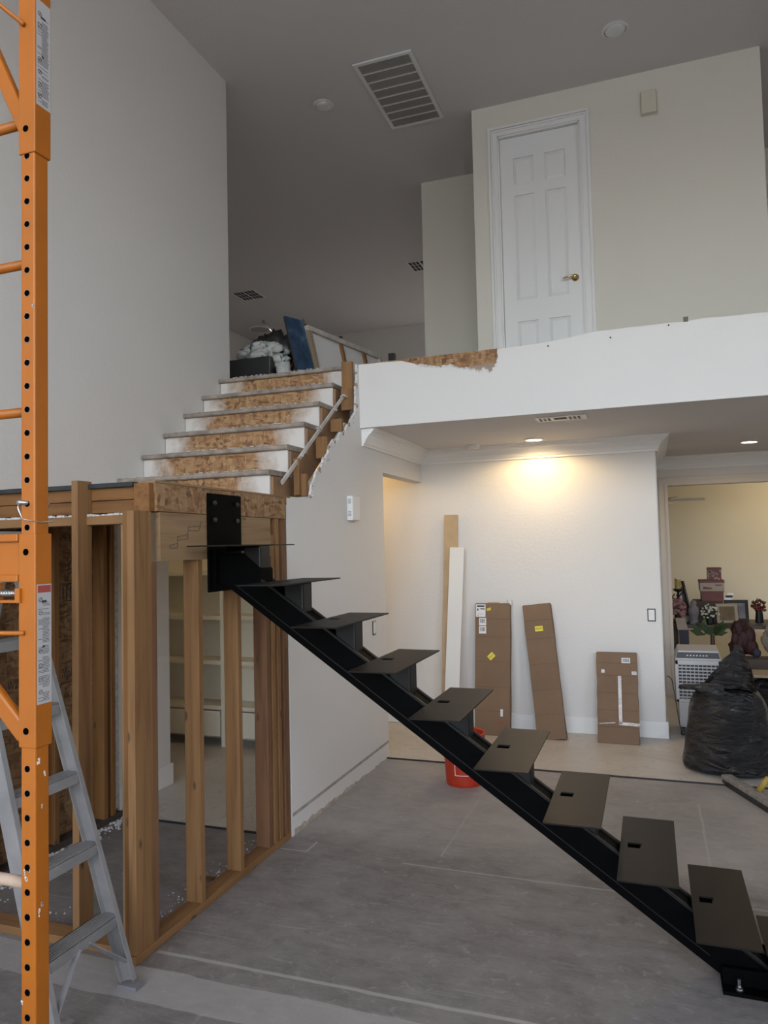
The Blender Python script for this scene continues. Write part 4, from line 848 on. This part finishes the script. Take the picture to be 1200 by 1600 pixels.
flowers('red_flower', 'red artificial flower with dark leaves near the pale bundle', (1.14, 9.4, .93), (.07, .05, .09), 36, ('xred', 'leaf', 'iron'), .10, 3, .022)
vs_ = thing('grey_statue', 'small grey stone statue between the flower bunches', 'statue', (.445, 9.30, .731))
MB().lathe([(.05, 0), (.055, .02), (.045, .08), (.062, .14), (.055, .19), (.030, .215), (.036, .24), (.028, .27), (.004, .28)], (.445, 9.30, .731), 18).build('figure', 'greyst', vs_, smooth=True)
tag(MB().box(.27, .37, 8.98, 9.06, .012, .70).build('dark_pedestal', 'navy'), 'dark slim pedestal behind the air cooler', 'pedestal')
tag(MB().hexa([(.255, 8.97, .701), (.365, 8.97, .701), (.365, 9.05, .701), (.255, 9.05, .701), (.235, 8.97, .83), (.335, 8.97, .835), (.335, 9.03, .835), (.235, 9.03, .83)]).build('cream_carton', 'xcream'), 'small tilted cream carton on the dark pedestal', 'box')
slab('picture_frame', 'pale framed brown print standing on the storage table', 'picture frame', (.70, 9.42), (.93, 9.46), .735, .955, .02, 'gold', 'pic', .04)
slab('framed_panel', 'tall black framed panel behind the pale framed print', 'picture frame', (.80, 9.62), (1.06, 9.64), .735, .985, .03, 'iron', 'greyst', .02)
for k in range(3): tag(MB().box(.80+.015*k, .88+.01*k, 9.60, 9.61, .99+.028*k, 1.015+.028*k).build('card_box', 'label' if k % 2 == 0 else 'iron'), ['lowest white packet leaning right of the brown box', 'black packet between two white packets', 'topmost white packet right of the brown box'][k], 'packet')
lv = thing('broad_leaf_plant', 'broad-leaved artificial plant above the air cooler', 'plant', (.62, 9.10, .012)); m = MB(); rnd = random.Random(21)
for k in range(16):
    a_ = rnd.uniform(0, 6.28); l_ = rnd.uniform(.12, .22); b_ = Vector((.60+rnd.uniform(-.08, .10), 9.08, .62+rnd.uniform(0, .08))); d = Vector((math.cos(a_), .3*math.sin(a_), rnd.uniform(.1, .7))).normalized()*l_; s_ = d.cross(Vector((0, 1, .2))).normalized()*l_*.22
    m.quad(b_, b_+d*.5+s_, b_+d, b_+d*.5-s_)
m.build('leaves', 'leaf', lv); MB().lathe([(.08, 0), (.10, .02), (.11, .30), (.03, .30), (.02, .66)], (.62, 9.10, .012), 14).build('pot', 'dkwood', lv)
ch = thing('storage_chest', 'low dark chest behind the rubbish bag', 'chest', (1.2, 8.98+.15, .012))
MB().box(.78, 1.65, 8.95, 9.2, .012, .40).build('chest_body', 'dkwood', ch, bevel=.01)
def heap(name, label, cat, c, r, mat, n, seed):
    rnd = random.Random(seed); m = MB().blob((c[0], c[1], c[2]+r[2]*.5), (r[0]*.7, r[1]*.8, r[2]*.42), 10, 18, .16, seed)
    for k in range(n):
        q = rnd.uniform(.25, .5); t_ = rnd.uniform(0, 1)**1.4; m.blob((c[0]+rnd.uniform(-.85, .85)*r[0]*(1-.45*t_), c[1]+rnd.uniform(-.5, .1)*r[1], c[2]+r[2]*(q*.6+t_*(1-q*.6-q*.5))), (r[0]*q, r[1]*q*.8, r[2]*q*.55), 7, 12, .22, seed+k)
    return tag(m.build(name, mat, smooth=True), label, cat)
heap('red_holdall', 'dark red and black cloth bag slumped on the chest', 'bag', (.93, 9.10, .404), (.12, .08, .40), 'rdark', 26, 5)
heap('beige_bundle', 'bundle of beige cloth heaped on the chest', 'cloth', (1.32, 9.06, .404), (.19, .09, .40), 'beige', 28, 60)
b1 = MB().blob((1.045, 8.99, .46), (.045, .05, .052), 8, 14, .10, 9).build('navy_cloth', 'navy', smooth=True); tag(b1, 'folded dark navy cloth in front of the beige bundle', 'cloth')
tag(MB().box(.80, 1.5, 8.0, 8.35, .36, .385).build('pale_board', 'gold', bevel=.004), 'pale board lying across a black bag', 'board')
b1 = MB().blob((1.12, 8.18, .185), (.26, .15, .155), 10, 18, .10, 7).build('black_sack', 'bag', smooth=True); tag(b1, 'low black sack under the pale board', 'bag')
cf = thing('ceiling_fan', 'white ceiling fan in the storage room', 'ceiling fan', (.10, 10.0, ZL-.001))
MB().lathe([(.06, 0), (.06, -.03), (.015, -.04), (.015, -.33), (.10, -.35), (.10, -.46), (.05, -.48)], (.10, 10.0, ZL), 20).build('motor', 'fixture', cf)
for k in range(5):
    a_ = math.radians(72*k+2); d = Vector((math.cos(a_), math.sin(a_), 0)); MB().bar(Vector((.10, 10, 2.215))+d*.10, Vector((.10, 10, 2.215))+d*.56, .12, .008, d.cross(Vector((0, 0, 1)))*.30+Vector((0, 0, 1))).build('blade', 'fixture', cf)
MB().blob((.10, 10.0, 2.08), (.07, .07, .07), 8, 14, 0).build('light_globe', 'wax2', cf, smooth=True)

# ------------------------------------------------------------------ things stored in the loft
MAT['cloth'] = None
m_, nt, b = new_mat('patterned_cloth'); v = N(nt, 'ShaderNodeTexNoise', Scale=11.0, Detail=3.0, Distortion=1.5); nt.links.new(coords(nt), v.inputs['Vector'])
nt.links.new(ramp(nt, v.outputs[0], [(.38, (.06, .09, .11)), (.45, (.40, .42, .40)), (.6, (.50, .50, .47))]), b.inputs['Base Color']); b.inputs['Roughness'].default_value = .9; MAT['cloth'] = m_
m_, nt, b = new_mat('sea_painting'); v = N(nt, 'ShaderNodeTexNoise', Scale=6.0, Detail=4.0, Distortion=.8); nt.links.new(coords(nt), v.inputs['Vector'])
nt.links.new(ramp(nt, v.outputs[0], [(.3, (.008, .022, .05)), (.55, (.025, .065, .13)), (.72, (.13, .18, .23))]), b.inputs['Base Color']); b.inputs['Roughness'].default_value = .5; MAT['sea'] = m_
tag(MB().box(-3.80, -3.17, 5.86, 6.34, ZU+.001, 3.462).build('black_storage_box', 'black', bevel=.006), 'plain black storage box on the loft floor by the stair top', 'box')
m = MB(); rnd = random.Random(31)
for k in range(26):
    t = k/25; cx_ = -3.52+.44*t; top_ = 3.50+.15*math.sin(math.pi*min(1, .15+t*.8)); q = rnd.uniform(.045, .085)
    m.blob((cx_+rnd.uniform(-.03, .03), 6.04+rnd.uniform(-.06, .05), max(3.475+q*.7, top_-q*.7+rnd.uniform(-.03, .01)) if cx_ < -3.16 else top_-q-.02-rnd.uniform(0, .22)), (q*1.3, q, q*.7), 8, 12, .2, k)
m.blob((-3.34, 6.06, 3.53), (.17, .11, .065), 10, 16, .1, 2); m.blob((-3.09, 5.98, 3.30), (.07, .08, .16), 10, 14, .12, 7)
tag(m.build('patterned_blanket', 'cloth', smooth=True), 'rumpled white and teal blanket heaped over the black storage box', 'blanket')
m = MB().blob((-3.44, 6.25, 3.62), (.17, .08, .15), 10, 16, .18, 3).blob((-3.32, 6.25, 3.66), (.14, .08, .15), 8, 12, .22, 4).blob((-3.22, 6.26, 3.62), (.10, .07, .14), 8, 12, .22, 8)
tag(m.build('black_clothes', 'black', smooth=True), 'black clothes piled behind the patterned blanket', 'clothes')
tag(MB().box(-3.20, -2.97, 6.42, 6.8, ZU+.001, 3.60).build('dark_chest', 'dkwood', bevel=.005), 'dark brown chest beside the blue painting', 'chest')
tag(MB().box(-3.31, -3.22, 6.50, 6.6, ZU+.001, 3.80).build('yellow_tin', 'wax'), 'yellow tin box behind the blanket', 'tin')
for k, (x0_, x1_) in enumerate(((-3.17, -3.08), (-3.07, -2.98))): tag(MB().box(x0_, x1_, 6.5, 6.62, 3.602, 3.80-.01*k).build('file_box', 'gold' if k else 'label', bevel=.003), ['white upright file on the dark chest', 'tan upright file on the dark chest'][k], 'file')
tag(MB().tube([(-3.45, 6.25, 3.925), (-3.33, 6.24, 3.78)], .013, 10).build('chrome_tube', 'chrome', smooth=True), 'short chrome tube sticking out of the black clothes', 'tube')
tag(MB().tube([(-3.07, 6.35, 3.92), (-3.0, 6.3, 3.76)], .011, 10).build('chrome_rod', 'chrome', smooth=True), 'thin chrome rod next to the blue painting', 'tube')
tag(MB().tube([(-3.14, 6.3, 3.83), (-3.06, 6.3, 3.815), (-2.99, 6.3, 3.80)], .011, 10).build('chrome_bar', 'chrome', smooth=True), 'level chrome bar above the upright files', 'tube')
# large canvas seen from behind and a blue painting at its end
def canvas(name, label, a_, b_, zb, zt, lean, th, bar_, painted=None, braces=(), facing=1):
    a_, b_ = Vector((*a_, zb)), Vector((*b_, zb)); d = b_-a_; nr = d.cross(Vector((0, 0, 1))).normalized()*facing; up = Vector((0, 0, zt-zb))+Vector((lean[0], lean[1], 0))
    o = thing(name, label, 'painting', a_)
    P = lambda s_, t_, n_: a_+d*s_+up*t_+nr*n_
    def block(s0, s1, t0, t1, n0, n1): return [P(s0, t0, n0), P(s1, t0, n0), P(s1, t0, n1), P(s0, t0, n1), P(s0, t1, n0), P(s1, t1, n0), P(s1, t1, n1), P(s0, t1, n1)]
    MB().hexa(block(0, 1, 0, 1, -.004, 0)).build('canvas', painted or 'label', o)
    fs, ft = bar_/d.length, bar_/up.length
    if painted:
        MB().hexa(block(0, 1, 0, 1, -th, -.004)).build('edge', 'ink', o)
    else:
        MB().hexa(block(0, 1, 1-ft, 1, 0, th)).build('stretcher_bar', 'strip', o); MB().hexa(block(0, 1, 0, ft, 0, th)).build('stretcher_bar', 'gold', o)
        MB().hexa(block(0, fs, ft, 1-ft, 0, th)).build('stretcher_bar', 'gold', o); MB().hexa(block(1-fs, 1, ft, 1-ft, 0, th)).build('stretcher_bar', 'strip', o)
        MB().hexa(block(-.002, 1.002, 1-.005, 1.012, -.012, th*.6)).build('front_edge', 'ink', o)
        for s_ in braces: MB().hexa(block(s_-fs*.4, s_+fs*.4, ft, 1-ft, .001, th*.8)).build('cross_brace', 'wood_z', o)
    return o
canvas('stretched_canvas', 'large stretched canvas turned to show its wooden back', (-2.83, 6.17), (-2.585, 7.5), ZU+.001, 3.80, (-.135, 0), .035, .05, None, (.42, .74))
canvas('sea_painting', 'blue sea painting leaning at the end of the turned canvas', (-2.885, 5.93), (-2.80, 6.12), ZU+.001, 3.83, (-.16, .0), .03, .04, 'sea')
tag(MB().box(-2.93, -2.90, 6.9, 6.93, ZU+.001, 3.885).build('black_pole', 'black', bevel=.004), 'black pole standing behind the turned canvas', 'pole')
tag(MB().box(-2.63, -2.56, 7.56, 7.62, ZU+.001, 3.83).build('black_case', 'black', bevel=.004), 'slim black case past the end of the turned canvas', 'case')

# ------------------------------------------------------------------ vents, lamps and small fittings
rg = thing('return_air_grille', 'large white return air grille on the high ceiling', 'vent', (-1.985, 6.235, ZC-.001))
gx0, gx1, gy0, gy1 = -2.25, -1.72, 5.707, 6.762
MB().box(gx0+.03, gx1-.03, gy0+.03, gy1-.03, ZC-.004, ZC-.001).build('duct_opening', 'cavity', rg)
MB().box(gx0, gx1, gy0, gy0+.035, ZC-.018, ZC-.001).box(gx0, gx1, gy1-.035, gy1, ZC-.018, ZC-.001).box(gx0, gx0+.035, gy0+.035, gy1-.035, ZC-.018, ZC-.001).box(gx1-.035, gx1, gy0+.035, gy1-.035, ZC-.018, ZC-.001).build('frame', 'fixture', rg, bevel=.003)
nb = 8; hy_ = (gy1-gy0-.07)/nb
for k in range(nb):
    y0_ = gy0+.035+k*hy_; m = MB(); n_ = 36; wx = (gx1-gx0-.07)/n_
    for j in range(n_): x = gx0+.035+j*wx+.002; m.box(x, x+wx*.58, y0_+.006, y0_+hy_-.006, ZC-.015, ZC-.008)
    m.build('louver_panel', 'louver', rg)
    if k: MB().box(gx0+.035, gx1-.035, y0_-.006, y0_+.006, ZC-.017, ZC-.004).build('divider', 'fixture', rg)
def register(label, cx, cy, wx, wy, z, dark_='cavity', secs=3):
    o = thing('ceiling_register', label, 'vent', (cx, cy, z-.001))
    MB().box(cx-wx/2, cx+wx/2, cy-wy/2, cy+wy/2, z-.008, z-.001).build('plate', 'fixture', o, bevel=.002)
    for s_ in range(secs):
        a_ = cx-wx/2+.02+s_*(wx-.04)/secs; b_ = a_+(wx-.04)/secs-.015
        if secs == 3 and s_ == 1: MB().box(a_, b_, cy-wy/2+.025, cy+wy/2-.06, z-.0085, z-.008).build('slot', dark_, o); continue
        for r_ in range(3):
            for c_ in range(3):
                q = a_+(b_-a_)*c_/3; y = cy-wy/2+.02+(wy-.04)*r_/3; MB().box(q, q+(b_-a_)/3-.010, y, y+(wy-.04)/3-.012, z-.0086, z-.008).build('slot', dark_, o)
register('white air register on the low ceiling under the balcony', -.577, 5.50, .36, .17, ZL)
register('small air register on the loft ceiling above the black storage box', -5.985, 10.41, .42, .42, ZC, 'cavity', 2)
register('air register on the loft ceiling half hidden by the recessed wall', -3.0, 10.3, .40, .40, ZC, 'cavity', 2)
def can(label, cx, cy, z, r, lit):
    o = thing('recessed_light', label, 'ceiling light', (cx, cy, z-.001), 'recessed ceiling lights')
    MB().lathe([(r*1.28, -.001), (r*1.28, -.006), (r*1.02, -.012), (r*.98, -.001)], (cx, cy, z), 32).build('trim_ring', 'fixture', o, smooth=False)
    MB().lathe([(r*.98, -.002), (r*.98, -.0045)] if lit else [(r*.98, -.002), (r*.9, -.018), (r*.62, -.024), (r*.1, -.026)], (cx, cy, z), 32).build('lamp_face', 'lamp' if lit else 'fixture', o)
    return o
can('unlit recessed light on the high ceiling left of the return air grille', -2.723, 6.148, ZC, .075, False)
can('unlit recessed light on the high ceiling right of the return air grille', -.113, 6.10, ZC, .085, False)
can('lit recessed light above the leaning boxes', -.931, 6.53, ZL, .068, True)
can('lit recessed light before the opening to the storage room', .916, 7.70, ZL, .068, True)
for x, y, e in ((-.931, 6.53, 25), (.916, 7.70, 12)):
    l = bpy.data.lights.new('recessed_lamp', 'SPOT'); l.spot_size = math.radians(172); l.spot_blend = .4; l.shadow_soft_size = .06; l.energy = e; l.color = (1, .69, .33)
    o = bpy.data.objects.new('recessed_lamp', l); COL.objects.link(o); o.location = (x, y, ZL-.03)
def ceiling_lamp(x, y, z, e, c=(1, .78, .48), r=.12):
    l = bpy.data.lights.new('room_lamp', 'POINT'); l.energy = e; l.color = c; l.shadow_soft_size = r
    o = bpy.data.objects.new('room_lamp', l); COL.objects.link(o); o.location = (x, y, z)
ceiling_lamp(1.9, 10.2, 2.50, 23, (1, .82, .55))          # ceiling lamp of the storage room
ceiling_lamp(-3.7, 4.95, 2.45, 7, (1, .78, .48))         # closet lamp behind the landing
ceiling_lamp(-3.0, 6.4, 2.45, 15, (1, .66, .28))          # passage lamp left of the niche wall
ds = thing('speaker_disc', 'round flat speaker on the far loft ceiling', 'speaker', (-6.75, 12.1, ZC-.001)); MB().lathe([(.20, 0), (.20, -.012), (.18, -.02)], (-6.75, 12.1, ZC-.001), 28).build('rim', 'fixture', ds); MB().lathe([(.17, -.02), (.17, -.022)], (-6.75, 12.1, ZC-.001), 28).build('grille', 'louver', ds)
sd = thing('smoke_detector', 'round smoke detector beside the crown moulding', 'smoke detector', (-1.50, 6.64, ZL-.001)); MB().lathe([(.062, 0), (.062, -.012), (.052, -.034), (.03, -.038)], (-1.50, 6.64, ZL-.001), 28).build('housing', 'fixture', sd); MB().lathe([(.066, 0), (.066, -.006)], (-1.50, 6.64, ZL-.0005), 28).build('base_ring', 'fixture', sd)
MAT['chime'] = simple('cream_plastic', (.66, .62, .50), .5)
cb = thing('door_chime', 'cream chime box high on the loft wall', 'chime', (.13, YD, 5.55)); MB().box(.066, .194, YD-.055, YD-.011, 5.45, 5.648).build('cover', 'chime', cb, bevel=.008); MB().box(.060, .200, YD-.010, YD-.0005, 5.444, 5.654).build('back_plate', 'chime', cb)
th_ = thing('wall_control_box', 'white vented control box on the drywall below the old stairs', 'control box', (XP, 5.03, 2.0))
MB().box(XP+.001, XP+.045, 4.955, 5.105, 1.912, 2.09).build('case', 'fixture', th_, bevel=.004)
for zz in (2.05, 1.96):
    for k in range(4): MB().box(XP+.010, XP+.036, 4.9535, 4.9552, zz-.014+k*.009, zz-.010+k*.009).build('vent_slot', 'grey', th_)
MB().box(XP+.045, XP+.0465, 4.965, 5.097, 1.922, 2.08).build('front_cover', 'fixture', th_)
def dev(label, at, ax_):
    o = thing('open_switch_box', label, 'switch box', at); x, y, z = at
    if ax_ == 'x':
        MB().box(x+.0005, x+.003, y-.036, y+.036, z-.055, z+.055).build('cut_out', 'ink', o); MB().box(x+.003, x+.010, y-.022, y+.026, z-.042, z+.046).build('switch', 'fixture', o, bevel=.002)
        for s_ in (-1, 1): MB().box(x+.003, x+.006, y-.012, y+.014, z+s_*.05-.006, z+s_*.05+.006).build('yoke', 'zinc', o)
    else:
        MB().box(x-.034, x+.034, y-.003, y-.0005, z-.055, z+.055).build('cut_out', 'ink', o); MB().box(x-.026, x+.026, y-.008, y-.003, z-.046, z+.046).build('cover', 'fixture', o, bevel=.002)
dev('uncovered light switch in the drywall under the steel treads', (XP, 5.46, 1.077), 'x')
dev('uncovered wall box on the niche wall near the storage opening', (-.012, YN, 1.067), 'y')
